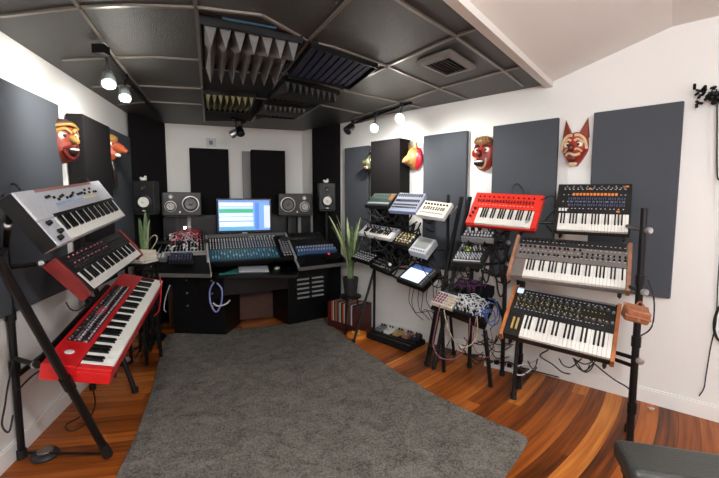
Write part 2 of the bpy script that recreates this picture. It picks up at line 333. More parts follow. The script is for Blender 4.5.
def vent():
    q = [(449.7, 52), (476, 68.6), (446.8, 76.8), (417, 63.7)]; P = [onz(x, y, 2.375) for x, y in q]; c = sum(P, Vector())/4
    t = thing('ceiling_vent', 'square grey air vent set in a dark ceiling tile', 'vent', loc=c)
    fr_ = MB(c)
    for a, b in zip(P, P[1:]+P[:1]):
        i1 = a+(c-a)*.28; i2 = b+(c-b)*.28; z = Vector((0, 0, -.012)); fr_.hexa([a, b, i2+z, i1+z], [a+Vector((0, 0, .024)), b+Vector((0, 0, .024)), i2+Vector((0, 0, .024)), i1+Vector((0, 0, .024))])
    fr_.build('frame', mat('vent grey', (116, 112, 106), .4), t, bevel=.003)
    I = [a+(c-a)*.28 for a in P]; MB(c).hexa([p+Vector((0, 0, .002)) for p in I], [p+Vector((0, 0, .024)) for p in I]).build('duct', pit, t)
    for k in range(7):
        v = (k+.5)/7; a = I[0]*(1-v)+I[3]*v; b = I[1]*(1-v)+I[2]*v; n = (I[3]-I[0]).normalized()*.008
        MB(c).hexa([a-n+Vector((0, 0, -.01)), b-n+Vector((0, 0, -.01)), b+n, a+n], [a-n+Vector((0, 0, -.006)), b-n+Vector((0, 0, -.006)), b+n+Vector((0, 0, .004)), a+n+Vector((0, 0, .004))]).build('slat', mat('vent slat', (84, 82, 78), .4), t)
vent()
bulb = mat('lit bulb face', (255, 246, 232), .3, emit=14); bulb_body = mat('frosted silver lamp body', (150, 160, 160), .35, metal=.5)
def head(t, p, aim, lit, off, top, m=None):
    p = Vector(p); aim = Vector(aim).normalized()
    h = MB(off).lathe(p-aim*.10, aim, [(0, .02), (.01, .034), (.06, .04), (.10, .044)], 16).build('lamp_head', m or bulb_body, t)
    MB(off).lathe(p, aim, [(0, .034), (.006, .031), (.009, .02)], 16).build('bulb', bulb if lit else dark_grey, h)
    MB(off).cyl(p-aim*.06, top, .006, n=8).cyl(top+Vector((0, 0, -.01)), top+Vector((0, 0, .03)), .022, n=12).build('arm', black_metal, t)
def spot(p, aim, power, size=75, r=.03):
    l = bpy.data.lights.new('track_lamp_light', 'SPOT'); l.energy = power; l.spot_size = math.radians(size); l.spot_blend = .8; l.color = (1, .97, .92); l.shadow_soft_size = r
    o = bpy.data.objects.new('track_lamp_light', l); o.location = p; o.rotation_euler = Vector(aim).to_track_quat('-Z', 'Y').to_euler(); C.objects.link(o)
def track(a, b, label):
    c = (a+b)/2; t = thing('track_light', label, 'track light', loc=c); d = (b-a).normalized(); n = Vector((-d.y, d.x, 0))*.016
    MB(c).hexa([a+n+Vector((0, 0, -.014)), b+n+Vector((0, 0, -.014)), b-n+Vector((0, 0, -.014)), a-n+Vector((0, 0, -.014))], [a+n+Vector((0, 0, .012)), b+n+Vector((0, 0, .012)), b-n+Vector((0, 0, .012)), a-n+Vector((0, 0, .012))]).build('rail', black_metal, t)
    return t, c
# left track
t, c = track(onz(99, 47, 2.375), onz(160, 116, 2.38), 'black ceiling track with two lit spotlights near the left wall')
tops = [onz(106, 56, 2.36), onz(125, 78, 2.36)]
for (px, py, z), tp, aim in (((109, 84, 2.19), tops[0], (.30, -.5, -.8)), ((125, 98, 2.2), tops[1], (.3, -.5, -.8))):
    p = onz(px, py, z); head(t, p, aim, True, c, tp)
spot(onz(109, 84, 2.19)+Vector((.02, 0, -.03)), (-1, .3, -.3), 30, 140); spot(onz(125, 98, 2.2)+Vector((.02, 0, -.03)), (-.9, .9, -.5), 24, 130)
p = onz(101, 51, 2.33); MB(c).box(-.035, .035, -.03, .03, -.02, .03, Matrix.Translation(p)).build('power_feed', black_plastic, t)
def spill(p, power):
    l = bpy.data.lights.new('track_lamp_spill', 'POINT'); l.energy = power; l.color = (1, .96, .88); l.shadow_soft_size = .04
    o = bpy.data.objects.new('track_lamp_spill', l); o.location = p; C.objects.link(o)
spill(onz(109, 84, 2.19)+Vector((.09, -.09, -.02)), 2.6); spill(onz(125, 98, 2.2)+Vector((.09, -.09, -.02)), 2); spill(onz(399.5, 118.5, 2.17)+Vector((-.02, -.12, -.02)), 2); spill(onz(374, 128, 2.17)+Vector((-.02, -.12, -.02)), 1.5)
# right track
t, c = track(onz(350, 125, 2.38), onz(411, 103, 2.375), 'black ceiling track with two lit spotlights near the right wall')
for (px, py, z), (tx, ty), aim, lit in (((374, 128, 2.17), (376, 115), (-.1, -.8, -.4), True), ((399.5, 118.5, 2.17), (402, 106), (-.1, -.8, -.4), True), ((347, 131, 2.14), (353, 123), (-.5, -.5, -.6), False)):
    head(t, onz(px, py, z), aim, lit, c, onz(tx, ty, 2.36), None if lit else black_metal)
spot(onz(374, 128, 2.17)+Vector((0, -.03, -.03)), (.35, .9, -.5), 34, 130); spot(onz(399.5, 118.5, 2.17)+Vector((0, -.03, -.03)), (.7, .4, -.8), 34, 130)
a = onz(232, 118, 2.385); b = onz(245, 122, 2.385)
t, c = track(a, b, 'short ceiling mount with two unlit spotlights over the back wall')
head(t, onz(231, 135, 2.2), (-.8, -.1, -.45), False, c, a.lerp(b, .3)+Vector((0, 0, -.02)), silver); head(t, onz(241, 134, 2.2), (.3, -.5, -.7), False, c, a.lerp(b, .8)+Vector((0, 0, -.02)), black_metal)
# ------------------------------------------------------------------ keyboards
def synth(name, label, cat, w, c, yaw, tilt, roll, W, D, T, body, kx0, kx1, ky1, nw, pan=None, cheek=None, sc=1.0, start=0, body_label=None):
    c = CAM+(Vector(c)-CAM)*sc; W *= sc; D *= sc
    M = frame(w, c, yaw, tilt, roll) @ Matrix.Translation((0, 0, -T)); t = thing(name, label, cat, M=M)
    h = W/2; kd = D*ky1; ck = .022 if cheek else 0
    MB().box(-h+ck, h-ck, 0, kd, 0, T-.028).box(-h+ck, h-ck, kd, D, 0, T-.004).box(-h+ck, -h+kx0*W, 0, kd, T-.028, T-.006).box(-h+kx1*W, h-ck, 0, kd, T-.028, T-.006).build('body', body, t, bevel=.004)
    MB().box(-h+ck+.003, h-ck-.003, kd+.003, D-.004, T-.004, T).build('control_panel', pan or body, t)
    if cheek:
        for s in (-1, 1):
            x0, x1 = (-h, -h+ck) if s < 0 else (h-ck, h)
            MB().prism([(x0, -.012, 0), (x0, D+.006, 0), (x0, D+.006, T+.008), (x0, D*.35, T+.008), (x0, -.012, T-.006)], (x1-x0, 0, 0)).build('side_panel', cheek, t, bevel=.003)
    x0 = -h+kx0*W; pw = (kx1-kx0)*W/nw
    wk = MB().box(.0007, pw-.0007, .004, kd-.002, T-.026, T-.004).build('white_key', key_white, t, bevel=.001, seg=1)
    reps(wk, [(x0+i*pw, 0, 0) for i in range(nw)])
    bk = MB().hexa([(-pw*.26, kd*.38, T-.004), (pw*.26, kd*.38, T-.004), (pw*.26, kd-.003, T-.004), (-pw*.26, kd-.003, T-.004)], [(-pw*.22, kd*.42, T+.006), (pw*.22, kd*.42, T+.006), (pw*.2, kd-.003, T+.006), (-pw*.2, kd-.003, T+.006)]).build('black_key', key_black, t)
    reps(bk, [(x0+(i+1)*pw, 0, 0) for i in range(nw-1) if (i+start) % 7 in (0, 1, 3, 4, 5)])
    for x in (-h*.8, h*.8): MB().cyl((x, D*.12, -.012), (x, D*.12, 0), .014, n=10).build('rubber_foot', rubber, t)
    return t, M, W, D, T, kd
STAND = {}
# right hand tall stand
t, M, W, D, T, kd = synth('synthesizer', 'black vintage synthesizer with orange buttons, topmost on the tall stand', 'keyboard', 'R', (1.568, 2.720, 1.259), 10.6, 54.3, -1.0, .461, .403, .065, panel_black, .06, .975, .36, 22, pan=panel_black)
STAND['od'] = (M, W, D); h = W/2
buttons(t, grid(-.12, .14, 13, D*.755, D*.755, 1, T), .015, .02, .006, orange_btn); buttons(t, [(-.02, D*.88, T), (.2, D*.93, T), (.155, D*.4, T)], .02, .012, .005, orange_btn)
buttons(t, grid(-.15, .19, 26, D*.52, D*.66, 3, T, .003), .006, .016, .008, blue_btn, 'slider_cap'); buttons(t, grid(-.2, -.16, 3, D*.42, D*.42, 1, T), .014, .022, .006, white_plastic)
knobs(t, grid(-.17, .18, 9, D*.93, D*.93, 1, T), .005, .01, mid_grey); buttons(t, grid(-.18, .19, 14, D*.87, D*.87, 1, T, .003), .012, .004, .002, light_grey, 'marking')
buttons(t, grid(-.18, .19, 15, D*.45, D*.9, 4, T, .006), .008, .005, .002, light_grey, 'label_strip')
t, M, W, D, T, kd = synth('synthesizer', 'taupe synthesizer with wooden ends and long keyboard, middle of the tall stand', 'keyboard', 'R', (1.307, 2.522, .954), 10.4, 41.2, -1.9, .707, .366, .06, panel_taupe, .14, .965, .42, 30, pan=panel_taupe, cheek=wood_pale, start=3)
STAND['pr'] = (M, W, D)
knobs(t, grid(-.30, .06, 13, D*.56, D*.92, 3, T, .008), .008, .012, black_plastic); knobs(t, grid(.08, .32, 9, D*.58, D*.66, 2, T), .007, .011, black_plastic)
buttons(t, grid(-.28, -.1, 14, D*.52, D*.62, 2, T, .004), .009, .007, .004, mid_grey); buttons(t, grid(-.2, .0, 8, D*.70, D*.70, 1, T, .004), .008, .006, .005, purple_btn)
buttons(t, grid(-.3, .32, 24, D*.54, D*.88, 4, T+.001, .006), .009, .004, .002, light_grey, 'marking')
MB().box(-W/2+.03, W/2-.03, D*.80, D*.985, T, T+.0015).build('upper_panel', panel_black, t); MB().box(-.03, .05, D*.80, D*.93, T+.0015, T+.004).build('display', dark_grey, t)
t, M, W, D, T, kd = synth('synthesizer', 'black synthesizer with amber wooden sides and rows of knobs, lowest on the tall stand', 'keyboard', 'R', (1.203, 2.416, .572), 9.4, 39.5, -4.6, .654, .404, .07, panel_black, .185, .965, .44, 22, cheek=wood, start=0)
STAND['mo'] = (M, W, D)
kp = [(x, y, T) for x in np.linspace(-.27, .10, 11) for y in (D*.58, D*.70, D*.82)]; knobs(t, [(float(a), b+random.uniform(-.006, .006), cc) for a, b, cc in kp], .0105, .016, mat('knob graphite', (66, 66, 68), .3))
knobs(t, [(float(a), b, cc+.012) for a, b, cc in kp], .005, .007, silver, 'knob_cap')
knobs(t, grid(.15, .26, 4, D*.60, D*.84, 2, T+.012), .005, .007, silver, 'knob_cap')
knobs(t, grid(.15, .26, 4, D*.60, D*.84, 2, T), .0105, .016, mat('knob graphite', (66, 66, 68), .3)); knobs(t, [(.29, D*.62, T), (.29, D*.82, T)], .009, .014, mid_grey)
buttons(t, grid(-.28, .24, 24, D*.64, D*.76, 2, T, .005), .005, .005, .003, yellow, 'indicator'); buttons(t, grid(-.28, .24, 24, D*.54, D*.9, 2, T, .004), .011, .003, .002, light_grey, 'marking')
MB().box(-.295, -.255, D*.86, D*.97, T, T+.003).build('display', mat('pale blue lcd', (196, 214, 240), .3, emit=.6), t)
MB().box(-W/2+.03, W/2-.03, D*.955, D*.985, T, T+.003).build('top_strip', silver, t)
for x in (-.262, -.235): MB().box(x-.006, x+.006, D*.12, D*.34, T-.008, T+.006).build('pitch_wheel', mat('gold wheel', (186, 158, 92), .4), t)
# the red one
t, M, W, D, T, kd = synth('synthesizer', 'small orange red synthesizer beside the tall stand, in front of the grey wall panel', 'keyboard', 'R', (1.060, 3.054, 1.282), 6.9, 47.9, -3.4, .527, .324, .06, red_orange, .13, .93, .5, 22, start=2)
STAND['rd'] = (M, W, D)
buttons(t, grid(-.22, .2, 20, D*.72, D*.72, 1, T, .002), .006, .028, .008, dark_grey, 'slider_cap'); knobs(t, grid(-.22, .2, 12, D*.86, D*.86, 1, T), .006, .01, black_plastic)
knobs(t, [(-.24, D*.2, T), (-.23, D*.32, T), (-.225, D*.45, T)], .01, .012, black_plastic); MB().box(-W/2, W/2, -.003, .012, -.0, T*.35).build('front_lip', dark_red, t)
buttons(t, grid(-.2, .2, 16, D*.6, D*.6, 1, T, .003), .012, .004, .002, cream, 'marking')
# left hand stand
LS = 1.06
t, M, W, D, T, kd = synth('synthesizer', 'silver synthesizer with black side, topmost keyboard on the left stand', 'keyboard', 'L', (-1.393, 2.146, 1.320), 1.5, 57.3, 5.9, .95, .265, .08, light_grey, .15, .975, .46, 36, pan=light_grey, sc=LS)
STAND['lA'] = (M, W, D)
for s in (-1, 1): MB().box(s*W/2-.004, s*W/2+.004, .002, D-.002, .002, T-.01).build('side_panel', black_plastic, t)
MB().box(-.26, .3, kd+.02, D*.62, T, T+.002).build('lower_strip', mat('pale tinted strip', (182, 184, 196), .4), t)
buttons(t, grid(-.24, .06, 10, D*.66, D*.66, 1, T), .022, .012, .005, mat('pale blue button', (150, 176, 214), .4)); buttons(t, grid(.1, .26, 5, D*.66, D*.66, 1, T), .022, .012, .005, mat('pale yellow button', (226, 214, 150), .4))
buttons(t, [(-.3+x*.034+random.uniform(-.006, .006), D*(.78+random.uniform(-.05, .05)), T) for x in range(19)], .008, .013, .01, black_plastic, 'slider_cap')
MB().box(-.34, .34, D*.93, D*.985, T, T+.002).build('top_strip', mat('red brown strip', (160, 110, 106), .4), t)
knobs(t, [(-W/2+.05, D*.38, T), (-W/2+.085, D*.2, T), (-W/2+.04, D*.1, T)], .012, .02, black_plastic); MB().box(-W/2+.15*W, W*.475, kd-.002, kd+.014, T, T+.003).build('key_strip', black_plastic, t)
t, M, W, D, T, kd = synth('synthesizer', 'black synthesizer with dark red wooden ends, below the silver one on the left stand', 'keyboard', 'L', (-1.524, 2.540, 1.026), 1.3, 50.2, 4.3, 1.033, .232, .07, panel_black, .07, .965, .52, 36, cheek=dark_red, sc=LS)
STAND['lB'] = (M, W, D)
knobs(t, grid(-.44, .42, 22, D*.66, D*.82, 2, T, .006), .009, .014, dark_grey); buttons(t, grid(-.42, .1, 9, D*.74, D*.92, 2, T, .01), .007, .007, .005, mat('pink lit button', (220, 110, 140), .4, emit=.3)); buttons(t, grid(-.4, .42, 20, D*.6, D*.9, 3, T, .008), .01, .004, .002, mid_grey, 'marking'); MB().box(.12, .22, D*.7, D*.92, T, T+.004).build('display', dark_grey, t)
t, M, W, D, T, kd = synth('stage_piano', 'glossy red stage piano with long keyboard, lowest on the left stand', 'keyboard', 'L', (-1.348, 2.448, .757), 2.2, 13.6, 9.0, 1.268, .29, .09, red_gloss, .03, .985, .5, 45, pan=red_gloss, sc=LS)
STAND['no'] = (M, W, D)
MB().box(-.44, .40, D*.58, D*.92, T, T+.002).build('control_inset', mat('dark maroon inset', (70, 24, 26), .4), t)
knobs(t, grid(-.42, .38, 24, D*.66, D*.86, 2, T+.002, .008), .009, .014, black_plastic); buttons(t, grid(-.43, .39, 33, D*.62, D*.88, 3, T+.002, .008), .008, .008, .006, light_grey); buttons(t, grid(-.43, .39, 30, D*.66, D*.8, 3, T+.002, .01), .014, .008, .004, mid_grey, 'fader_strip'); buttons(t, grid(-.3, .3, 8, D*.9, D*.9, 1, T+.002), .03, .01, .003, dark_grey, 'display')
MB().box(-.09, .03, D*.69, D*.84, T+.002, T+.005).build('display', mat('grey lcd', (196, 60, 70), .3), t); MB().lathe((-.55, D*.75, T), (0, 0, 1), [(0, .022), (.002, .02)], 18).build('emblem', white_plastic, t)

# ------------------------------------------------------------------ desktop devices on the small stands
def device(name, label, w, c, yaw, tilt, roll, W, D, T, body, cat='synthesizer', top=None, sc=1.0, group=None):
    M = frame(w, Vector(c), yaw, tilt, roll) @ Matrix.Translation((0, 0, -T)); t = thing(name, label, cat, M=M, group=group)
    MB().box(-W/2, W/2, 0, D, 0, T-.003).build('body', body, t, bevel=.004); MB().box(-W/2+.006, W/2-.006, .006, D-.006, T-.003, T).build('faceplate', top or body, t)
    return t, M, W, D, T
DV = {}
t, M, W, D, T = device('drum_machine', 'black drum machine with green tinted panel, far end of the small stand top tier', 'R', (.164, 3.991, 1.419), 3, 37.9, -1.6, .292, .211, .04, black_plastic, 'drum machine', mat('dark green panel', (52, 74, 66), .4)); DV['d1'] = (M, W, D)
knobs(t, grid(-.12, .12, 9, D*.6, D*.8, 2, T), .007, .012, mid_grey); buttons(t, grid(-.12, .12, 12, D*.2, D*.2, 1, T), .014, .022, .006, light_grey); MB().box(-W/2, W/2, -.004, .012, T*.2, T+.002).build('front_edge', dark_grey, t)
MB().box(.09, .135, D*.45, D*.9, T, T+.004).build('orange_strip', wood, t)
t, M, W, D, T = device('synth_module', 'silver blue sequencer box with dark sliders, middle of the top tier of the small stand', 'R', (.398, 3.797, 1.371), .7, 45.9, -2.5, .311, .242, .045, mat('pale blue grey plastic', (150, 156, 172), .4), 'synthesizer'); DV['d2'] = (M, W, D)
buttons(t, grid(-.13, .13, 14, D*.55, D*.55, 1, T), .007, .03, .01, black_plastic, 'slider_cap'); knobs(t, grid(-.13, .13, 11, D*.8, D*.88, 2, T), .007, .012, dark_grey); buttons(t, grid(-.13, .13, 12, D*.2, D*.34, 2, T), .015, .016, .006, dark_grey)
MB().box(-W/2, W/2, -.004, .014, T*.1, T+.002).build('front_edge', mat('blue grey edge', (150, 166, 200), .4), t)
t, M, W, D, T = device('groove_box', 'white bass synthesizer with black knobs, right end of the top tier of the small stand', 'R', (.618, 3.577, 1.330), .8, 41.8, -5.9, .289, .196, .045, white_plastic, 'synthesizer', cream); DV['d3'] = (M, W, D)
knobs(t, grid(-.11, .11, 8, D*.78, D*.78, 1, T), .009, .014, black_plastic); buttons(t, grid(-.1, .1, 9, D*.45, D*.56, 2, T, .003), .012, .014, .006, dark_grey); buttons(t, grid(-.11, .11, 13, D*.22, D*.22, 1, T), .01, .014, .004, mid_grey)
t, M, W, D, T, kd = synth('mini_keyboard', 'small silver keyboard with few keys, on the middle tier of the small stand', 'keyboard', 'R', (.141, 3.991, 1.121), 3, 31.4, -5.6, .419, .174, .04, light_grey, .08, .95, .66, 15); DV['d4'] = (M, W, D)
knobs(t, grid(-.18, .18, 10, D*.83, D*.83, 1, T), .007, .01, dark_grey)
t, M, W, D, T = device('synth_module', 'small black box with yellow and cream controls, beside the small silver keyboard', 'R', (.382, 3.779, 1.054), -1.3, 36, -5.9, .196, .194, .05, panel_black); DV['d5'] = (M, W, D)
buttons(t, grid(-.07, .07, 5, D*.2, D*.8, 5, T, .006), .014, .014, .008, mat('pale gold control', (206, 186, 120), .4)); knobs(t, grid(-.075, .075, 4, D*.35, D*.65, 2, T, .005), .009, .014, white_plastic)
t, M, W, D, T = device('sampler', 'thick light grey box with dark square screen, right end of the middle tier', 'R', (.519, 3.649, .996), -3.7, 40.6, -7.2, .196, .197, .075, light_grey); DV['d6'] = (M, W, D)
MB().box(-.07, .07, D*.3, D*.9, T, T+.003).build('display', mat('grey green lcd', (150, 156, 150), .3), t); buttons(t, grid(-.07, .07, 6, D*.14, D*.14, 1, T), .014, .014, .005, mid_grey)
t, M, W, D, T = device('midi_controller', 'black controller with grey pads, left end of the lowest tier of the small stand', 'R', (0, 4.08, .864), 1.5, 21.8, -8.3, .244, .175, .035, black_plastic, 'controller'); DV['d7'] = (M, W, D)
buttons(t, grid(-.1, .1, 7, D*.15, D*.55, 3, T), .016, .018, .006, light_grey); knobs(t, grid(-.1, .1, 7, D*.8, D*.8, 1, T), .008, .012, light_grey)
t, M, W, D, T = device('midi_controller', 'black controller with one bright round knob, middle of the lowest tier of the small stand', 'R', (.19, 3.914, .796), -2.2, 30, -11, .265, .175, .04, black_plastic, 'controller'); DV['d8'] = (M, W, D)
buttons(t, grid(-.1, .02, 5, D*.2, D*.7, 3, T), .016, .016, .006, mid_grey); knobs(t, [(.06, D*.6, T)], .016, .016, white_plastic, 'dial'); knobs(t, grid(.0, .11, 4, D*.25, D*.25, 1, T), .008, .012, mid_grey)
t, M, W, D, T = device('tablet_mixer', 'black touchscreen workstation with glowing blue white screen, right end of the lowest tier', 'R', (.435, 3.508, .738), -6, 30, -7.5, .313, .274, .05, black_plastic, 'workstation'); DV['tab'] = (M, W, D)
MB().box(-.125, .085, D*.12, D*.68, T, T+.003).build('screen', mat('screen pale blue glow', (200, 214, 236), .3, emit=.75), t); MB().box(-.115, .085, D*.68, D*.9, T, T+.003).build('screen_header', mat('screen navy glow', (60, 84, 140), .3, emit=.4), t)
knobs(t, [(.115, D*(.12+.09*i), T) for i in range(9)], .008, .01, mid_grey); buttons(t, [(-.14, D*(.12+.09*i), T) for i in range(9)], .01, .012, .004, dark_grey)
t, M, W, D, T = device('patch_bay', 'flat dark box with silver jacks, just under the orange red synthesizer', 'R', (.920, 3.12, 1.175), 14, 24, -1.6, .25, .12, .04, dark_grey); DV['e1'] = (M, W, D)
buttons(t, grid(-.1, .1, 9, D*.3, D*.7, 2, T, .004), .012, .014, .012, light_grey, 'jack'); MB().box(-W/2, W/2, -.004, .01, 0, T+.001).build('front_edge', mid_grey, t)
t, M, W, D, T = device('drum_synth', 'black patchable drum synthesizer full of jacks with a lime green light', 'R', (.842, 3.147, .975), -.4, 38.1, 2.8, .252, .247, .06, dark_grey); DV['e2'] = (M, W, D)
knobs(t, grid(-.1, .1, 9, D*.2, D*.4, 3, T, .003), .006, .02, light_grey); knobs(t, grid(-.1, .1, 8, D*.6, D*.85, 3, T, .006), .006, .022, mid_grey, 'jack')
MB().box(-.06, -.015, D*.55, D*.75, T, T+.006).build('lime_button', mat('lime glow', (190, 220, 70), .4, emit=.5), t)
MB().box(-W/2+.01, W/2-.01, D*.08, D*.11, T, T+.003).build('front_strip', light_grey, t)
t, M, W, D, T = device('pad_sampler', 'cream pad controller with dark square pads, beside the patch cable tangle', 'R', (.671, 3.239, .613), .7, 30.2, -7.3, .199, .147, .045, cream, 'controller', light_grey); DV['grid'] = (M, W, D)
buttons(t, grid(-.08, -.005, 4, D*.15, D*.75, 4, T), .015, .018, .008, dark_red, 'pad'); buttons(t, grid(.02, .085, 4, D*.15, D*.75, 4, T), .013, .016, .008, mat('tan pad', (190, 160, 110), .5), 'pad')
t, M, W, D, T = device('modular_synth', 'patch panel synthesizer buried under white patch cables, on the low shelf', 'R', (.855, 3.083, .566), 14.2, 31.4, -9.5, .252, .219, .06, black_plastic); DV['patch'] = (M, W, D)
knobs(t, grid(-.11, .11, 8, D*.15, D*.85, 5, T, .005), .006, .018, light_grey, 'jack'); PM = M
t, M, W, D, T = device('instrument_case', 'open black case holding purple cables, behind the patch panel synthesizer', 'R', (.93, 3.33, .70), 8, 22, -7, .32, .17, .09, black_fabric, 'case'); DV['case'] = (M, W, D); CM = M
# patch cables
def cable(label, pts, r, m, name='cable', group=None):
    p0 = Vector(pts[0]); return tag(MB(p0).tube(pts, r, 6, 5).build(name, m), label, 'cable', group)
cab_w = mat('white cable', (222, 222, 224), .4); cab_b = mat('blue cable', (70, 110, 190), .4); cab_p = mat('purple cable', (112, 50, 110), .4); cab_k = mat('black cable', (18, 18, 19), .5)
cab_m = mat('mauve cable', (120, 74, 84), .45); cab_c = mat('cream cable', (172, 162, 136), .45); cab_r = mat('red cable', (190, 40, 48), .4); cab_pk = mat('pink cable', (224, 130, 150), .4); cab_g = mat('teal cable', (90, 150, 150), .4)
def patch(M, n, m, label, group, x=(-.12, .12), y=(.03, .19), z=.07, lift=.06, r=.0032):
    for i in range(n):
        a = Vector((random.uniform(*x), random.uniform(*y), z)); b = Vector((random.uniform(*x), random.uniform(*y), z)); mid = (a+b)/2+Vector((random.uniform(-.02, .02), random.uniform(-.03, .01), random.uniform(.4, 1)*lift))
        pts = [M @ p for p in (a, a+Vector((0, 0, .022)), mid, b+Vector((0, 0, .022)), b)]; cable(label, pts, r, m, 'patch_cable', group)
patch(PM, 26, cab_w, 'white patch cable in the tangle over the patch panel synthesizer', 'white patch cables', (-.13, .13), (.0, .2))
patch(PM, 8, cab_b, 'blue patch cable at the edge of the white cable tangle', 'blue patch cables', (.06, .17), (-.03, .12))
patch(CM, 14, cab_p, 'purple cable coiled in the open black case', 'purple cables in the case', (-.13, .1), (.0, .15), .093, .05, .004)
patch(DV['e2'][0], 14, cab_k, 'black patch lead plugged into the drum synthesizer', 'black patch leads', (-.11, .11), (.1, .24), .075, .06)
patch(DV['e2'][0], 6, cab_w, 'white patch lead plugged into the drum synthesizer', 'white patch leads on the drum synthesizer', (-.11, .11), (.12, .24), .075, .05)

# ------------------------------------------------------------------ stands
def bar(a, b, r=.014, off=(0, 0, 0), n=10): return MB(off).cyl(a, b, r, n=n)
def arms(t, off, key, T_gap, post_xy, xs, src=STAND, r=.012):
    M, W, D = src[key]
    for x, (px, py, pyaw) in zip(xs, post_xy):
        a = M @ Vector((x*W/2, -.006, -.012-r)); b = M @ Vector((x*W/2, D*.9, -.012-r)); b2 = M @ Vector((x*W/2, D*.28, -.012-r)); p = Vector((px, py, b2.z))
        arm = MB(off).cyl(a, b, r, n=10).cyl(M @ Vector((x*W/2, -.006-r, -.02)), M @ Vector((x*W/2, -.006-r, .02)), .007, n=8).build('arm', black_metal, t)
        MB(off).cyl(b2, p, r, n=10).build('bracket', black_metal, t)
        MB(off).lathe(p+Vector((0, -.03, 0)), (0, -1, 0), [(0, .018), (.02, .02), (.03, .012)], 12).build('clamp_knob', silver, t)
# tall right stand
pR = Vector((1.60, 2.25, 0)); pL = Vector((1.25, 3.02, 0)); off = (pR+pL)/2
t = thing('keyboard_stand', 'tall black three tier keyboard stand by the right wall panel', 'keyboard stand', loc=off)
wv = Vector((.536, .844, 0))
for p, s in ((pR, 1), (pL, -1)):
    top = p+Vector((0, 0, 1.42)) if s > 0 else p+Vector((0, 0, 1.12))
    bar(p+Vector((0, 0, .012)), top, .019, off, 12).build('upright', black_metal, t)
    bar(p+Vector((0, 0, top.z-.08)), p+wv*.2*s+Vector((0, 0, .015)), .014, off).build('rear_leg', black_metal, t)
    bar(top+Vector((0, 0, -.02)), p+wv*.07*s+Vector((0, 0, .62)), .011, off).build('brace', mat('bronze tube', (110, 88, 74), .4, metal=.4), t)
    for q in (p, p+wv*.2*s): MB(off).cyl(q, q+Vector((0, 0, .05)), .024, .021, 12).build('foot_cap', rubber, t)
    for z in (.22, .62, .98): MB(off).cyl(p+Vector((0, 0, z)), p+Vector((0, 0, z+.06)), .025, n=12).build('collar', black_plastic, t)
bar(pR+Vector((0, 0, .5)), pL+Vector((0, 0, .5)), .012, off).build('cross_bar', black_metal, t)
for k in ('od', 'pr', 'mo'): arms(t, off, k, 0, ((pL.x, pL.y, 0), (pR.x, pR.y, 0)), (-.8, .86))
# stand for the red synth and the two boxes under it, with the low shelf
q1 = Vector((.97, 3.42, 0)); q2 = Vector((1.20, 3.25, 0)); off = (q1+q2)/2
t = thing('keyboard_stand', 'black stand holding the orange red synthesizer and the patch panels', 'keyboard stand', loc=off)
for p in (q1, q2):
    bar(p+Vector((0, 0, .012)), p+Vector((0, 0, 1.3)), .017, off).build('upright', black_metal, t); MB(off).cyl(p, p+Vector((0, 0, .04)), .022, n=12).build('foot_cap', rubber, t)
arms(t, off, 'rd', 0, ((q1.x, q1.y, 0), (q2.x, q2.y, 0)), (-.6, .6)); arms(t, off, 'e1', 0, ((q1.x, q1.y, 0), (q2.x, q2.y, 0)), (-.5, .5), DV); arms(t, off, 'e2', 0, ((q1.x, q1.y, 0), (q2.x, q2.y, 0)), (-.6, .6), DV)
M = DV['patch'][0]
sh = [Vector((.56, 3.23, .585)), Vector((1.0, 2.93, .505)), Vector((1.12, 3.16, .63)), Vector((.68, 3.46, .70))]
g0 = DV['grid'][0] @ Vector((-.1, -.01, -.0145)); g1 = PM @ Vector((.14, -.01, -.0145)); b0 = g0+(DV['grid'][0].to_3x3() @ Vector((0, .33, 0))); b1 = g1+(PM.to_3x3() @ Vector((0, .33, 0)))
MB(off).hexa([p-Vector((0, 0, .02)) for p in (g0, g1, b1, b0)], (g0, g1, b1, b0)).build('shelf', black_metal, t)
for a, b in ((g0.lerp(g1, .1), (.60, 3.47, .012)), (g0.lerp(g1, .22), (.72, 3.30, .012)), (g1, (1.03, 3.02, .012)), (b1, q2+Vector((0, 0, .5)))):
    bar(a-Vector((0, 0, .02)), b, .017, off).build('leg', black_metal, t)
# small three tier stand
def tier(keys, off, t, T=.013, r=.011):
    for fr_ in (.18, .82):
        a = DV[keys[0]]; b = DV[keys[-1]]; mids = []
        for k in keys:
            M, W, D = DV[k]; mids += [M @ Vector((-W/2*.9, D*fr_, -r-.001)), M @ Vector((W/2*.9, D*fr_, -r-.001))]
        MB(off).tube(mids, r, 8, 1).build('rail', black_metal, t)
s1 = Vector((.16, 4.22, 0)); s2 = Vector((.80, 3.62, 0)); off = (s1+s2)/2
t = thing('instrument_stand', 'small three tier black stand crowded with desktop synthesizers', 'instrument stand', loc=off)
for ks in (('d1', 'd2', 'd3'), ('d4', 'd5', 'd6'), ('d7', 'd8', 'tab')):
    tier(ks, off, t)
    for k, p in ((ks[0], s1), (ks[-1], s2)):
        M, W, D = DV[k]; x = -.8 if p is s1 else .8
        a = M @ Vector((x*W/2, D*.82, -.03)); bar(M @ Vector((x*W/2, D*.1, -.03)), a, .01, off).build('arm', black_metal, t); bar(a, Vector((p.x, p.y, a.z)), .01, off).build('bracket', black_metal, t)
for dx in (0, .07): bar((.92+dx*.9, 3.62-dx*.6, 1.5), (.60+dx*.6, 3.42-dx, .012), .019, off).build('slanted_upright', black_metal, t)
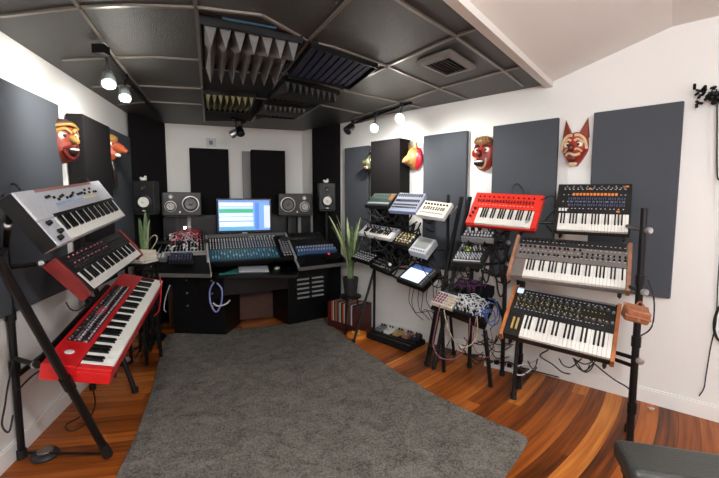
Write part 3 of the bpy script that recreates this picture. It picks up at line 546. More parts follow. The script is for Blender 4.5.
for p, f1, f2 in ((s1, (-.06, 4.05, .012), (.16, 4.3, .012)), (s2, (.60, 3.47, .012), (.9, 3.7, .012))):
    bar(p+Vector((0, 0, .55)), p+Vector((0, 0, 1.52)), .015, off).build('upright', black_metal, t)
    bar(p+Vector((0, 0, .75)), f1, .014, off).build('leg', black_metal, t); bar(p+Vector((0, 0, .75)), f2, .014, off).build('leg', black_metal, t)
    for q in (f1, f2): MB(off).cyl((q[0], q[1], 0), (q[0], q[1], .03), .02, n=10).build('foot_cap', rubber, t)
M, W, D = DV['d3']
for x in (.3, .95): bar(M @ Vector((x*W/2, D*.6, -.02)), M @ Vector((x*W/2+.03, D*1.35, -.02)), .006, off).build('support_rod', silver, t)
# left stand
off = Vector((-1.5, 2.3, 0))
t = thing('keyboard_stand', 'black three tier keyboard stand along the left wall with a long slanting front leg', 'keyboard stand', loc=off)
foot = onz(108, 455, .02); topp = CAM+ray(-4, 256)*1.58; pole = Vector((-1.925, 2.16, 0))
topp2 = topp
bar(foot, topp2, .02, off, 12).build('front_leg', black_metal, t); MB(off).cyl(foot+(topp2-foot).normalized()*.10, foot, .023, .027, 12).build('foot_cap', rubber, t)
mid = foot.lerp(topp2, .42); MB(off).cyl(mid, mid+(topp2-foot).normalized()*.08, .026, n=12).build('collar', black_plastic, t)
bar(pole+Vector((0, 0, .012)), pole+Vector((0, 0, 1.25)), .018, off, 12).build('rear_upright', black_metal, t); MB(off).cyl(pole, pole+Vector((0, 0, .05)), .024, n=12).build('foot_cap', rubber, t)
for z in (.5, .8): MB(off).cyl(pole+Vector((0, 0, z)), pole+Vector((0, 0, z+.07)), .025, n=12).build('collar', black_plastic, t)
bar(pole+Vector((0, 0, .03)), foot+Vector((-.03, 0, .01)), .008, off).build('floor_bar', black_metal, t)
bar(pole+Vector((0, 0, 1.2)), topp2.lerp(foot, .02), .014, off).build('top_bar', black_metal, t)
for k, z, u in (('lA', 1.14, -.72), ('lB', .92, -.45), ('no', .6, -.8)):
    M, W, D = STAND[k]; a = M @ Vector((u*W/2, .0, -.028)); b = M @ Vector((u*W/2, D*.95, -.028)); p = pole+Vector((0, 0, b.z if k != 'lA' else 1.2))
    bar(a, b, .014, off).build('arm', black_metal, t); bar(b, p, .014, off).build('bracket', black_metal, t)
    MB(off).lathe(b+(p-b)*.45, (.6, -.7, .2), [(0, .02), (.035, .022), (.045, .014)], 12).build('clamp_knob', silver, t)
far = Vector((-2.08, 3.0, 0)); ff = Vector((-1.72, 2.95, 0))
bar(far+Vector((0, 0, .012)), far+Vector((0, 0, 1.25)), .018, off, 12).build('rear_upright', black_metal, t); bar(ff+Vector((0, 0, .012)), far+Vector((0, 0, 1.0)), .018, off, 12).build('front_leg', black_metal, t)
for q in (far, ff): MB(off).cyl(q, q+Vector((0, 0, .04)), .024, n=12).build('foot_cap', rubber, t)
for k, u in (('lA', .7), ('lB', .6), ('no', .55)):
    M, W, D = STAND[k]; a = M @ Vector((u*W/2, 0, -.028)); b = M @ Vector((u*W/2, D*.95, -.028)); bar(a, b, .014, off).build('arm', black_metal, t); bar(b, far+Vector((0, 0, b.z)), .014, off).build('bracket', black_metal, t)
bar(pole+Vector((0, 0, .48)), far+Vector((0, 0, .55)), .016, off).build('cross_bar', black_metal, t)
M, W, D = STAND['no']; bar(M @ Vector((-W*.42, D+.05, .01)), M @ Vector((W*.4, D+.05, .01)), .022, off).build('cross_bar', black_metal, t)
# foot switch on the floor
p = Vector((-1.80, 2.17, 0)); t = thing('foot_pedal', 'round dark foot pedal on the floor by the left wall', 'pedal', loc=p)
MB().lathe((0, 0, 0), (0, 0, 1), [(0, .065), (.012, .07), (.03, .06), (.034, .045)], 22).build('base', dark_grey, t); MB().lathe((0, 0, .034), (0, 0, 1), [(0, .04), (.008, .036)], 20).build('tread', mat('worn brown tread', (96, 82, 70), .5), t)

# ------------------------------------------------------------------ desk
dM = frame('B', (-1.137, 4.278, 0), 3.1); di = dM.inverted()
def dl(p): return di @ p
fl, f_r = onz(148, 273, .74), onz(211, 274, .74); rl, rr = onz(299, 267.5, .74), onz(349, 262, .74)
bl_, br_ = onw(165, 239, 'B', .32), onw(205.5, 236, 'B', .32); b2l, b2r = onw(285.5, 234.5, 'B', .32), onw(321, 233, 'B', .32)
t = thing('studio_desk', 'large black mixing desk with sloped wings against the back wall', 'desk', M=dM)
dn = Vector((0, 0, -.035))
desk_black = mat('black desk laminate', (12, 12, 14), .35, vary=.15, scale=20, spec=.3); edge_l = mat('pale desk edge', (176, 172, 166), .35)
def slab(name, q, m, th=.035): return MB().hexa([dl(p-Vector((0, 0, th))) for p in q], [dl(p) for p in q]).build(name, m, t, bevel=.003)
wl0 = fl.lerp(bl_, .0); 
slab('wing_top', [fl, f_r, f_r.lerp(br_, 1), bl_], desk_black); slab('wing_top', [rl, rr, b2r, b2l], desk_black)
for a, b in ((fl, bl_), (rr, b2r), (rl, b2l), (f_r, br_)):
    d = (b-a).normalized(); n = Vector((d.y, -d.x, 0))*.006
    slab('edge_strip', [a-n+Vector((0, 0, .012)), a+n+Vector((0, 0, .012)), b+n+Vector((0, 0, .012)), b-n+Vector((0, 0, .012))], edge_l, .045)
for a, b in ((fl, f_r), (rl, rr)):
    slab('front_edge', [a+Vector((0, -.012, .002)), b+Vector((0, -.012, .002)), b, a], mat('grey bullnose', (96, 94, 92), .35), .04)
slab('keyboard_tray', [onz(215, 276.5, .69), onz(298, 275.5, .69), onz(297, 262, .69), onz(217, 263, .69)], desk_black, .025)
slab('centre_deck', [onz(207, 268, .70)+Vector((0, .05, .0)), onz(298, 262, .70)+Vector((0, .05, 0)), Vector((b2l.x, b2l.y, .86)), Vector((br_.x, br_.y, .86))], desk_black, .03)
def cabinet(a, b, depth, z1, inset=.0):
    a = Vector((a.x, a.y, 0)); b = Vector((b.x, b.y, 0)); e = (b-a).normalized(); n = Vector((-e.y, e.x, 0)); a = a+n*.30; b = b+n*.30
    o = MB().prism([dl(p) for p in (a+Vector((0, 0, .017)), b+Vector((0, 0, .017)), b+n*depth+Vector((0, 0, .017)), a+n*depth+Vector((0, 0, .017)))], (0, 0, z1-.018)).build('cabinet', desk_black, t, bevel=.004)
    return a, b, e, n, o
ca = cabinet(fl.lerp(f_r, .12), f_r, .42, .70); cb = cabinet(rl.lerp(rr, .02), rr.lerp(rl, .12), .42, .70)
MB().prism([dl(p) for p in (ca[1]+Vector((0, 0, .45)), cb[0]+Vector((0, 0, .45)), cb[0]+cb[3]*.02+Vector((0, 0, .45)), ca[1]+ca[3]*.02+Vector((0, 0, .45)))], (0, 0, .2)).build('modesty_panel', desk_black, t)
MB().box(-.93, .82, .735, .755, .3, 1.30).build('back_panel', desk_black, t); MB().box(-.9, .8, .62, .65, .012, .5).build('lower_rear_panel', mat('brown rear panel', (74, 40, 27), .5, vary=.2), t)
MB().box(-.98, -.45, .42, .734, 1.0, 1.03).build('riser_shelf', desk_black, t); MB().box(.36, .82, .42, .734, 1.0, 1.03).build('riser_shelf', desk_black, t)
# drawers on the left cabinet
a, b, e, n, o = ca
for k, (u, z) in enumerate(((.3, .42), (.3, .28), (.78, .42), (.78, .28), (.3, .56), (.78, .56))):
    p = a.lerp(b, u)+Vector((0, 0, z)); q = e*.11
    d = MB().prism([dl(v) for v in (p-q-n*.012, p+q-n*.012, p+q-n*.001, p-q-n*.001)], (0, 0, .11)).build('drawer', desk_black, t, bevel=.003)
    MB().cyl(dl(p+Vector((0, 0, .055))-n*.012), dl(p+Vector((0, 0, .055))-n*.03), .009, n=10).build('knob', silver, d)
# rack units in the right cabinet
a, b, e, n, o = cb
for k in range(5):
    p = a.lerp(b, .5)+Vector((0, 0, .30+k*.055)); q = e*(.21); c0 = p
    r_ = thing('rack_unit', ['lowest', 'second lowest', 'middle', 'second highest', 'highest'][k]+' black vented rack unit in the right cabinet of the desk', 'rack unit', loc=c0)
    MB(c0).prism([p-q-n*.02, p+q-n*.02, p+q-n*.002, p-q-n*.002], (0, 0, .048)).build('front_panel', black_metal, r_, bevel=.002)
    for u in (-1, 1):
        m_ = p+e*.10*u+Vector((0, 0, .012)); w_ = e*.08
        MB(c0).prism([m_-w_-n*.026, m_+w_-n*.026, m_+w_-n*.02, m_-w_-n*.02], (0, 0, .02)).build('vent_slot', mat('grey vent slot', (150, 150, 148), .4), r_)
# mixing console
t = thing('mixing_console', 'wide black mixing console with rows of faders in the centre of the desk', 'mixing console', M=frame('B', (-1.137, 4.278, .792), 3.1, 22, .4) @ Matrix.Translation((0, .07, .004)))
W, D = .93, .61
MB().box(-W/2, W/2, 0, D, -.035, 0).build('chassis', black_metal, t, bevel=.004)
for s in (-1, 1): MB().box(s*W/2-.012, s*W/2+.012, -.01, D+.01, -.045, .02).build('side_rail', edge_l, t, bevel=.003)
MB().box(-W/2+.02, W/2-.02, D-.03, D, 0, .03).build('meter_bridge', mid_grey, t)
chw = W*.8/24; x0 = -W*.46
for j, (y, m_, nm) in enumerate(((.56, mid_grey, 'gain_knob'), (.52, cream, 'gain_knob'), (.48, light_grey, 'gain_knob'))): knobs(t, [(x0+i*chw, y, 0) for i in range(24)], .007, .014, m_, nm)
knobs(t, [(x0+i*chw, y, 0) for i in range(24) for y in (.43, .39, .35)], .006, .014, light_grey, 'aux_knob')
buttons(t, [(x0+i*chw, .31, 0) for i in range(24)], .01, .02, .008, cream, 'mute_button')
MB().box(x0-.02, x0+24*chw-.02, .03, .28, 0, .003).build('fader_bed', mat('screen tinted bed', (38, 82, 100), .4), t)  # teal tint of the screen's light painted into bed, slots and caps
buttons(t, [(x0+i*chw+chw/2, .155, .003) for i in range(23)], .004, .22, .003, mat('screen tinted slot', (110, 176, 184), .4), 'fader_slot')
buttons(t, [(x0+i*chw+chw/2, random.uniform(.08, .22), .003) for i in range(23)], .014, .028, .012, mat('screen tinted cap', (150, 206, 222), .4), 'fader_cap')
buttons(t, grid(.36, .43, 3, .08, .45, 8, 0), .02, .02, .006, light_grey); MB().box(.34, .44, .15, .26, 0, .006).build('master_section', mid_grey, t)
buttons(t, grid(.02, .3, 7, .545, .545, 1, .012, .01), .02, .012, .01, white_plastic, 'display')
# modular on left wing
def onwing(q, u, v, h): p = (q[0]*(1-u)+q[1]*u)*(1-v)+(q[3]*(1-u)+q[2]*u)*v; return p+Vector((0, 0, h))
qL = [fl, f_r, br_, bl_]; qR = [rl, rr, b2r, b2l]
def wing_thing(name, label, cat, q, u0, u1, v0, v1, th, m, nm='case'):
    P = [onwing(q, *uv, .001) for uv in ((u0, v0), (u1, v0), (u1, v1), (u0, v1))]; c = P[0]; t = thing(name, label, cat, loc=c)
    e = (P[1]-P[0]).normalized(); y = (P[3]-P[0]).normalized(); nn = e.cross(y).normalized()
    MB(c).hexa(P, [p+nn*th for p in P]).build(nm, m, t, bevel=.003)
    return t, c, P, nn
def wfill(t, c, P, nn, th, spots, size, m, name, hh=.01):
    e = (P[1]-P[0]).normalized(); y = nn.cross(e)
    mb = MB(); mb.add([e*a*size[0]/2+y*b*size[1]/2+nn*z for z in (0, hh) for a, b in ((-1, -1), (1, -1), (1, 1), (-1, 1))], [(3, 2, 1, 0), (4, 5, 6, 7), (0, 1, 5, 4), (1, 2, 6, 5), (2, 3, 7, 6), (3, 0, 4, 7)])
    o = mb.build(name, m, t)
    pts = [((P[0]*(1-u)+P[1]*u)*(1-v)+(P[3]*(1-u)+P[2]*u)*v)+nn*th-c for u, v in spots]; reps(o, pts[:100])
t, c, P, nn = wing_thing('modular_synth', 'modular synthesizer full of red and white patch cables on the left of the desk', 'synthesizer', qL, .12, .96, .45, 1.0, .05, mat('silver faceplate', (168, 168, 166), .4))
wfill(t, c, P, nn, .05, [((i+.5)/12, (j+.5)/7) for i in range(12) for j in range(7)], (.02, .03), black_plastic, 'knob', .02)
wfill(t, c, P, nn, .05, [(random.random()*.9+.05, random.random()*.9+.05) for i in range(40)], (.02, .025), white_plastic, 'jack', .025)
wfill(t, c, P, nn, .05, [(.1, .8), (.18, .7), (.08, .6)], (.04, .09), mat('teal module', (60, 120, 120), .4), 'module_panel', .006)
for k, (m_, nm) in enumerate(((cab_r, 'red'), (cab_pk, 'pink'), (cab_w, 'white'), (cab_g, 'teal'))):
    for i in range((9, 6, 7, 3)[k]):
        u0, v0, u1, v1 = [random.uniform(.08, .95) for _ in range(4)]; A = onwing(P, u0, v0*.8+.2, 0)+nn*.05; B = onwing(P, u1, v1*.8+.2, 0)+nn*.05
        cable(nm+' patch cable on the modular synthesizer at the left of the desk', [A, A+nn*.04, (A+B)/2+nn*random.uniform(.06, .13), B+nn*.04, B], .0035, m_, 'patch_cable', nm+' patch cables on the desk modular')
t, c, P, nn = wing_thing('drum_machine', 'blue lit small mixer in front of the modular synthesizer', 'mixer', qL, .3, .72, .22, .42, .05, dark_grey)
wfill(t, c, P, nn, .05, [((i+.5)/8, (j+.5)/3) for i in range(8) for j in range(3)], (.014, .014), blue_btn, 'knob', .02)
t, c, P, nn = wing_thing('effects_box', 'small grey effects box at the left edge of the desk', 'effects unit', qL, .06, .24, .28, .42, .05, mid_grey)
wfill(t, c, P, nn, .05, [(.3, .3), (.7, .3), (.3, .7), (.7, .7)], (.02, .02), white_plastic, 'knob', .015)
t, c, P, nn = wing_thing('outboard_panel', 'black control surface on the right wing of the desk', 'control surface', qR, .06, .92, .55, .97, .03, panel_black)
wfill(t, c, P, nn, .03, [((i+.5)/10, (j+.5)/4) for i in range(10) for j in range(4)], (.012, .012), dark_grey, 'knob', .012)
t, c, P, nn = wing_thing('small_mixer', 'black mixer strip with a blue panel and pale knobs on the right wing', 'mixer', qR, .06, .92, .30, .50, .045, mat('steel blue panel', (64, 96, 140), .4))
wfill(t, c, P, nn, .045, [((i+.5)/14, v) for i in range(14) for v in (.25, .75)], (.012, .016), light_grey, 'knob', .016)
t, c, P, nn = wing_thing('desk_phone', 'small black box with a red light near the right end of the desk', 'controller', qR, .55, .9, .06, .22, .05, black_plastic)
wfill(t, c, P, nn, .05, [(.3, .8)], (.02, .02), mat('red led', (240, 60, 60), .3, emit=1), 'red_light', .008)
# keyboard, mouse, painted teal glow on tray
kz = .691
K = [onz(239, 272.5, kz), onz(269, 272, kz), onz(267.5, 266.5, kz), onz(238, 267.5, kz)]
c = K[0]; t = thing('computer_keyboard', 'slim white computer keyboard on the desk tray', 'computer keyboard', loc=c); MB(c).hexa(K, [p+Vector((0, 0, .012)) for p in K]).build('case', light_grey, t, bevel=.002)
KP = [onwing(K, (i+.5)/14, (j+.5)/5, .012)-c for i in range(14) for j in range(5)]; e = (K[1]-K[0]).normalized()*.009; y = Vector((-e.y, e.x, 0))
reps(MB().prism([-e-y, e-y, e+y, -e+y], (0, 0, .004)).build('keycap', white_plastic, t), KP)
p = onz(277, 269, kz); t = thing('computer_mouse', 'white computer mouse on the desk tray', 'mouse', loc=p); MB().ball((0, 0, .012), .032, .05, .016).build('shell', white_plastic, t); MB().cyl((0, .02, .026), (0, .032, .026), .004, n=8).build('scroll_wheel', mid_grey, t)
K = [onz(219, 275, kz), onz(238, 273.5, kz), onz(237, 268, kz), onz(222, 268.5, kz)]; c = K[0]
tag(MB(c).hexa(K, [p+Vector((0, 0, .003)) for p in K]).build('teal_glow_sheet', mat('painted teal glow', (70, 168, 156), .5)), 'painted teal glow on the desk tray beside the white computer keyboard', 'painted glow')  # screen light on the tray, painted as a thin teal sheet
# monitor
mc = onw(244.7, 215.5, 'B', .36); sM = frame('B', mc, 3)
t = thing('computer_monitor', 'computer monitor showing blue and green audio tracks, centre of the desk', 'monitor', M=sM)
hw, hh = .32, .205
MB().box(-hw, hw, 0, .03, -hh, hh).build('bezel', mat('glossy navy bezel', (16, 20, 44), .2), t, bevel=.004); scr = MB().box(-hw+.022, hw-.022, -.003, 0, -hh+.026, hh-.02).build('screen', mat('screen pale glow', (120, 170, 232), .4, emit=.62), t)
def clip(x0, x1, z0, z1, col, nm): MB().box(x0, x1, -.006, -.0031, z0, z1).build('screen_window', mat(nm, col, .4, emit=.62), scr)
clip(-.296, .296, .16, .182, (120, 150, 215), 'screen title bar'); clip(-.29, .1, .115, .155, (236, 242, 248), 'screen white'); clip(-.29, .1, .035, .075, (64, 184, 132), 'screen green'); clip(-.29, .1, -.01, .03, (222, 240, 236), 'screen mint')
clip(-.29, .1, -.06, -.02, (236, 238, 224), 'screen cream'); clip(-.29, .1, -.13, -.075, (230, 240, 250), 'screen white b'); clip(-.29, .1, -.172, -.145, (90, 176, 210), 'screen cyan'); clip(.12, .17, -.17, .155, (84, 140, 226), 'screen blue'); clip(.23, .3, -.15, .12, (222, 234, 250), 'screen white c')
clip(-.29, .1, .083, .108, (206, 220, 238), 'screen pale strip')
MB().box(-.03, .03, .03, .05, -hh-.07, -.02).build('neck', silver, t); MB().box(-.12, .12, -.06, .12, -hh-.085, -hh-.073).build('foot', silver, t)
# ------------------------------------------------------------------ speakers
def driver(t, x, z, r, cone, y=0, ring=None):
    MB().lathe((x, y, z), (0, -1, 0), [(0, r*1.12), (.006, r*1.12), (.008, r)], 28).build('driver_ring', ring or black_metal, t)
    MB().lathe((x, y-.0081, z), (0, -1, 0), [(0, r*.98), (.002, r*.92), (.003, r*.8)], 28).build('surround', rubber, t)
    cobj = MB().lathe((x, y-.0112, z), (0, -1, 0), [(0, r*.78), (.003, r*.76), (.001, r*.4)], 28).build('cone', cone, t)
    MB().ball((x, y-.014, z), r*.26, r*.1, r*.26).build('dust_cap', cone if cone is not cone_white else mat('cap grey', (190, 188, 182), .4), cobj)
def wing_z(p):
    n = (rr-rl).cross(b2l-rl).normalized(); return rl.z-((p.x-rl.x)*n.x+(p.y-rl.y)*n.y)/n.z+.008
def tall_speaker(px, py, off, label, yaw, toy, H=.35, fz=0):
    c = onw(px, py, 'B', off); W, D = .205, .2
    M = frame('B', c, yaw) @ Matrix.Translation((0, 0, -H/2)); t = thing('studio_speaker', label, 'speaker', M=M)
    MB().box(-W/2, W/2, 0, D, 0, H).build('cabinet', black_plastic, t, bevel=.008)
    driver(t, 0, H*.34, .066, cone_white); driver(t, 0, H*.77, .026, mat('tweeter black', (30, 30, 32), .3)); MB().box(-.015, .015, -.003, 0, .02, .028).build('status_light', white_plastic, t)
    # stand
    g = M @ Vector((0, D/2, 0)); s = thing('speaker_stand', label.replace('speaker', 'speaker stand under the speaker', 1) if False else toy[1], 'speaker stand', loc=(g.x, g.y, fz))
    g.z -= fz; br = .14 if fz == 0 else .07
    MB().box(-.10, .10, -.09, .09, g.z-.014, g.z-.001, Matrix.Rotation(math.radians(18), 4, 'Z')).build('top_plate', black_metal, s); MB().cyl((0, 0, .02), (0, 0, g.z-.014), .022, n=14).build('pole', black_metal, s); MB().cyl((0, 0, 0), (0, 0, .02), br, br*.93, 24).build('base', black_metal, s)
    # ornament on top
    p = M @ Vector((-.01, D*.3, H)); o = thing('figurine', toy[0], 'figurine', loc=p)
    MB().ball((0, 0, .018), .035, .028, .018).build('body', white_plastic, o); MB().ball((.02, 0, .04), .014).build('head', cream, o); MB().ball((-.025, 0, .03), .012).build('tail', cream, o)
tall_speaker(143.5, 197, .85, 'black studio speaker with white cone on the left of the desk', -6, ('small white ornament on top of the left white coned speaker', 'black pole stand under the left white coned speaker'), .325)
tall_speaker(327.3, 196.5, .62, 'black studio speaker with white cone on the right of the desk', -8, ('small white ornament on top of the right white coned speaker', 'short black pole stand on the desk under the right white coned speaker'), .33, wing_z(onw(327.3, 196.5, 'B', .52)))
def wide_speaker(px, py, off, label, mirror, yaw, slabel):
    c = onw(px, py, 'B', off); W, H, D = .42, .27, .25; M = frame('B', c, yaw) @ Matrix.Translation((0, 0, -H/2)); t = thing('studio_monitor', label, 'speaker', M=M); s = -1 if mirror else 1
    MB().box(-W/2, W/2, 0, D, 0, H).build('cabinet', black_plastic, t, bevel=.006); MB().box(-W/2+.008, W/2-.008, -.004, 0, .008, H-.008).build('baffle', mat('dark baffle', (20, 20, 21), .4), t)
    gc = mat('grey ring', (188, 186, 182), .35, metal=.3); dkc = mat('graphite cone', (96, 95, 94), .4)
    driver(t, s*.095, H*.5, .082, dkc, -.004, gc); driver(t, -s*.115, H*.40, .056, mat('silver cone', (170, 168, 164), .35), -.004, gc); driver(t, -s*.11, H*.80, .024, mat('silver dome', (220, 218, 214), .3), -.004, gc)
    MB().box(-s*.02-.008, -s*.02+.008, -.008, -.004, H*.12, H*.2).build('badge', silver, t)
    z0 = dM.translation.z+1.03; b = M @ Vector((0, D/2, 0)); st = thing('speaker_riser', slabel, 'speaker stand', M=frame('B', (b.x, b.y, z0), yaw)); hgt = b.z-z0
    MB().box(-.17, .17, -.12, .03, hgt-.012, hgt-.001).build('top_plate', black_metal, st); MB().box(-.15, .15, -.12, .03, .001, .012).build('base_plate', black_metal, st)
    for x in (-.06, .07): MB().box(x-.018, x+.018, -.03, .02, .012, hgt-.012).build('post', dark_grey if x < 0 else mid_grey, st)
wide_speaker(181.6, 204, .40, 'wide black studio monitor with three silver drivers, left of the computer monitor', False, 3, 'low riser under the left wide studio monitor')
wide_speaker(295.5, 204.5, .40, 'wide black studio monitor with three silver drivers, right of the computer monitor', True, 3, 'low riser under the right wide studio monitor')
# desk lamp dot on the left wing
p = onwing(qL, .5, .995, .0); t = thing('desk_lamp', 'tiny bright lamp behind the modular synthesizer', 'lamp', loc=p); MB().cyl((0, 0, 0), (0, 0, .10), .006, n=8).build('stem', black_metal, t); MB().ball((0, -.005, .115), .016).build('bulb', bulb, t)
# wall plate
c = onw(211, 142.5, 'B', 0); t = thing('wall_plate', 'small white wall plate above the tall black panel', 'wall plate', M=frame('B', c)); MB().box(-.055, .055, -.02, 0, -.05, .05).build('plate', light_grey, t, bevel=.004); MB().box(-.022, .022, -.026, -.02, -.03, .02).build('socket', mid_grey, t)

# ------------------------------------------------------------------ plants, books, crate
def plant(base, hgt, spread, n, label, potlabel=None, potr=.09, poth=.2, standz=0):
    t = thing('snake_plant', label, 'plant', loc=base)
    MB().lathe((0, 0, 0), (0, 0, 1), [(0, potr*.75), (poth, potr), (poth+.004, potr*.9), (poth-.02, potr*.85)], 20).build('pot', terracotta, t); MB().cyl((0, 0, poth-.03), (0, 0, poth-.015), potr*.86, n=18).build('soil', rubber, t)
    for i in range(n):
        a = i*2.4; L = hgt*random.uniform(.65, 1); wd = random.uniform(.011, .019); lean = random.uniform(.1, 1)*spread; tw = random.uniform(-.6, .6)
        vs = []; fs = []; K = 9
        for k in range(K+1):
            u = k/K; c = Vector((math.cos(a)*(.03+lean*u*u), math.sin(a)*(.03+lean*u*u), poth-.02+L*u)); s = Vector((-math.sin(a+tw*u), math.cos(a+tw*u), 0)); g = wd*(.55+1.1*u-.35*u*u)*(1-u**5) + .001; o_ = Vector((math.cos(a), math.sin(a), 0))*.003
            vs += [c-s*g, c-o_, c+s*g, c+o_]
        for k in range(K):
            for q in range(4): fs.append((k*4+q, k*4+(q+1) % 4, k*4+4+(q+1) % 4, k*4+4+q))
        fs += [(0, 3, 2, 1), (K*4, K*4+1, K*4+2, K*4+3)]
        m = MB(); m.sm = True; m.add(vs, fs).build('leaf', leaf if i % 3 else leaf_edge, t)
pb = CAM+ray(345, 250)*4.35
def black_stool(loc, z, label, r=.12):
    t = thing('plant_stand', label, 'stool', loc=(loc[0], loc[1], 0)); MB().cyl((0, 0, z-.025), (0, 0, z), r, n=24).build('top', black_plastic, t)
    for k in range(3): a = k*2.094; MB().cyl((math.cos(a)*r*.95, math.sin(a)*r*.95, 0), (math.cos(a)*r*.6, math.sin(a)*r*.6, z-.025), .011, n=8).build('leg', black_metal, t)
black_stool((-.10, 4.40), .42, 'round black stool under the snake plant, hidden beside the desk'); plant(Vector((-.10, 4.40, .421)), .74, .24, 14, 'snake plant with pale edged upright leaves between the desk and the small stand')
lb = Vector((-2.09, 3.86, 0)); black_stool((lb.x, lb.y), .80, 'narrow black stool holding a snake plant in the left corner', .1); plant(Vector((lb.x, lb.y, .801)), .50, .035, 6, 'thin snake plant in the left corner under the white coned speaker', potr=.055, poth=.1)
bk = Vector((-1.965, 3.57, 0)); t = thing('side_table', 'small black side table holding the pile of magazines', 'table', loc=bk)
RZ = Matrix.Rotation(math.radians(-18), 4, 'Z')
MB().box(-.11, .11, -.10, .10, .890, .914, RZ).build('top', black_plastic, t)
for x in (-.09, .09):
    for y in (-.08, .08): MB().box(x-.01, x+.01, y-.01, y+.01, 0, .890, RZ).build('leg', black_metal, t)
cols = [(214, 206, 184), (176, 156, 122), (226, 222, 212), (150, 132, 108), (206, 198, 178)]; z = .915
for k in range(5):
    th = random.uniform(.014, .024); M = Matrix.Translation(bk+Vector((random.uniform(-.01, .01), random.uniform(-.01, .01), z))) @ Matrix.Rotation(math.radians(-18+random.uniform(-9, 9)), 4, 'Z')
    t = thing('magazine', ['brown', 'beige', 'white', 'grey brown', 'cream'][k]+' magazine in the pile by the desk, '+['bottom', 'second from bottom', 'middle', 'second from top', 'top'][k], 'magazine', M=M)
    MB().box(-.098, .098, -.085, .085, .002, th-.002).build('pages', mat('paper', (220, 216, 204), .8), t); cm = mat('cover %d' % k, cols[::-1][k] if k else cols[3], .6); MB().box(-.1, .1, -.087, .087, 0, .002).box(-.1, .1, -.087, .087, th-.002, th).build('cover', cm, t); z += th
# record crate under the small stand
cM = frame('R', (.06, 4.42, 0), 0); t = thing('record_crate', 'low wooden crate of records under the small stand', 'crate', M=cM @ Matrix.Translation((-.22, -.02, 0)))
crate_red = mat('dark red crate', (74, 24, 20), .5, vary=.2)
MB().box(-.2, .2, -.15, .15, 0, .02).build('base', crate_red, t)
for s in (-1, 1): MB().box(s*.2-.008, s*.2+.008, -.15, .15, .02, .3).build('side', crate_red, t)
MB().box(-.19, .19, .14, .15, .02, .3).build('back', crate_red, t); MB().box(-.19, .19, -.15, -.14, .02, .09).build('front', crate_red, t)
tM = cM @ Matrix.Translation((-.22, -.02, 0))
rc_ = [(190, 60, 40), (210, 200, 180), (60, 60, 70), (170, 120, 60), (120, 40, 40), (90, 100, 110), (220, 214, 204), (40, 36, 36)]
for i in range(16):
    o = MB().box(-.005, .005, -.125, .13, 0, .29).build('record', mat('record sleeve %d' % (i % 8), rc_[i % 8], .6), None, bevel=.001); o.matrix_world = tM @ Matrix.Translation((-.17+i*.0225, 0, .021)) @ Matrix.Rotation(random.uniform(-.012, .012), 4, 'Y')
    tag(o, 'record sleeve standing in the low crate under the small stand', 'record', 'records in the crate')
# pedal board
z = .05; p1, p2 = onz(366, 338, 0), onz(408, 353, 0); nw_ = wn('R'); Q = [p1+Vector((0, 0, z)), p2+Vector((0, 0, z)), p2+nw_*.31+Vector((0, 0, z)), p1+nw_*.24+Vector((0, 0, z))]; c = Q[0]; t = thing('pedal_board', 'black pedal board bag on the wooden floor beside the rug', 'pedal board', loc=Vector((c.x, c.y, 0))); o0 = Vector((c.x, c.y, 0))
MB(o0).hexa([Vector((p.x, p.y, .001)) for p in Q], Q).build('bag', black_fabric, t, bevel=.012); m_ = MB(o0)
for k in range(4): v = (k+.5)/4; a = Q[0].lerp(Q[3], v); b = Q[1].lerp(Q[2], v); n = (Q[3]-Q[0]).normalized()*.02; m_.hexa([a-n, b-n, b+n, a+n], [p+Vector((0, 0, .012)) for p in (a-n, b-n, b+n, a+n)])
m_.build('rails', black_metal, t)
def pedal(px, py, z, m, label, s=1, rot=0):
    p = onz(px, py, z); t = thing('effects_pedal', label, 'effects pedal', M=Matrix.Translation(p) @ Matrix.Rotation(math.radians(-42+rot), 4, 'Z') @ Matrix.Scale(s, 4))
    MB().hexa([(-.036, -.06, 0), (.036, -.06, 0), (.036, .06, 0), (-.036, .06, 0)], [(-.036, -.06, .03), (.036, -.06, .03), (.036, .06, .05), (-.036, .06, .05)]).build('housing', m, t, bevel=.003)
    for x in (-.018, .018): MB().cyl((x, .035, .046), (x, .035, .062), .009, n=10).build('knob', black_plastic, t)
    MB().cyl((0, -.03, .034), (0, -.03, .046), .009, n=10).build('foot_switch', silver, t)
for u, v, m_, lb_ in ((.12, .72, mid_grey, 'grey effects pedal at the far end of the pedal board'), (.32, .7, white_plastic, 'white effects pedal on the pedal board'), (.52, .72, mat('tan pedal', (186, 150, 90), .4), 'tan effects pedal in the middle of the pedal board'), (.72, .72, mat('pinkish pedal', (150, 110, 100), .4), 'dusty pink effects pedal on the pedal board'), (.9, .72, dark_grey, 'dark grey effects pedal at the near end of the pedal board')):
    P_ = Q[0].lerp(Q[1], u).lerp(Q[3].lerp(Q[2], u), v)+Vector((0, 0, .0125)); t = thing('effects_pedal', lb_, 'effects pedal', M=Matrix.Translation(P_) @ Matrix.Rotation(math.radians(-42), 4, 'Z'))
    MB().hexa([(-.036, -.06, 0), (.036, -.06, 0), (.036, .06, 0), (-.036, .06, 0)], [(-.036, -.06, .03), (.036, -.06, .03), (.036, .06, .05), (-.036, .06, .05)]).build('housing', m_, t, bevel=.003)
    for x in (-.018, .018): MB().cyl((x, .035, .046), (x, .035, .062), .009, n=10).build('knob', black_plastic, t)
    MB().cyl((0, -.03, .034), (0, -.03, .046), .009, n=10).build('foot_switch', silver, t)
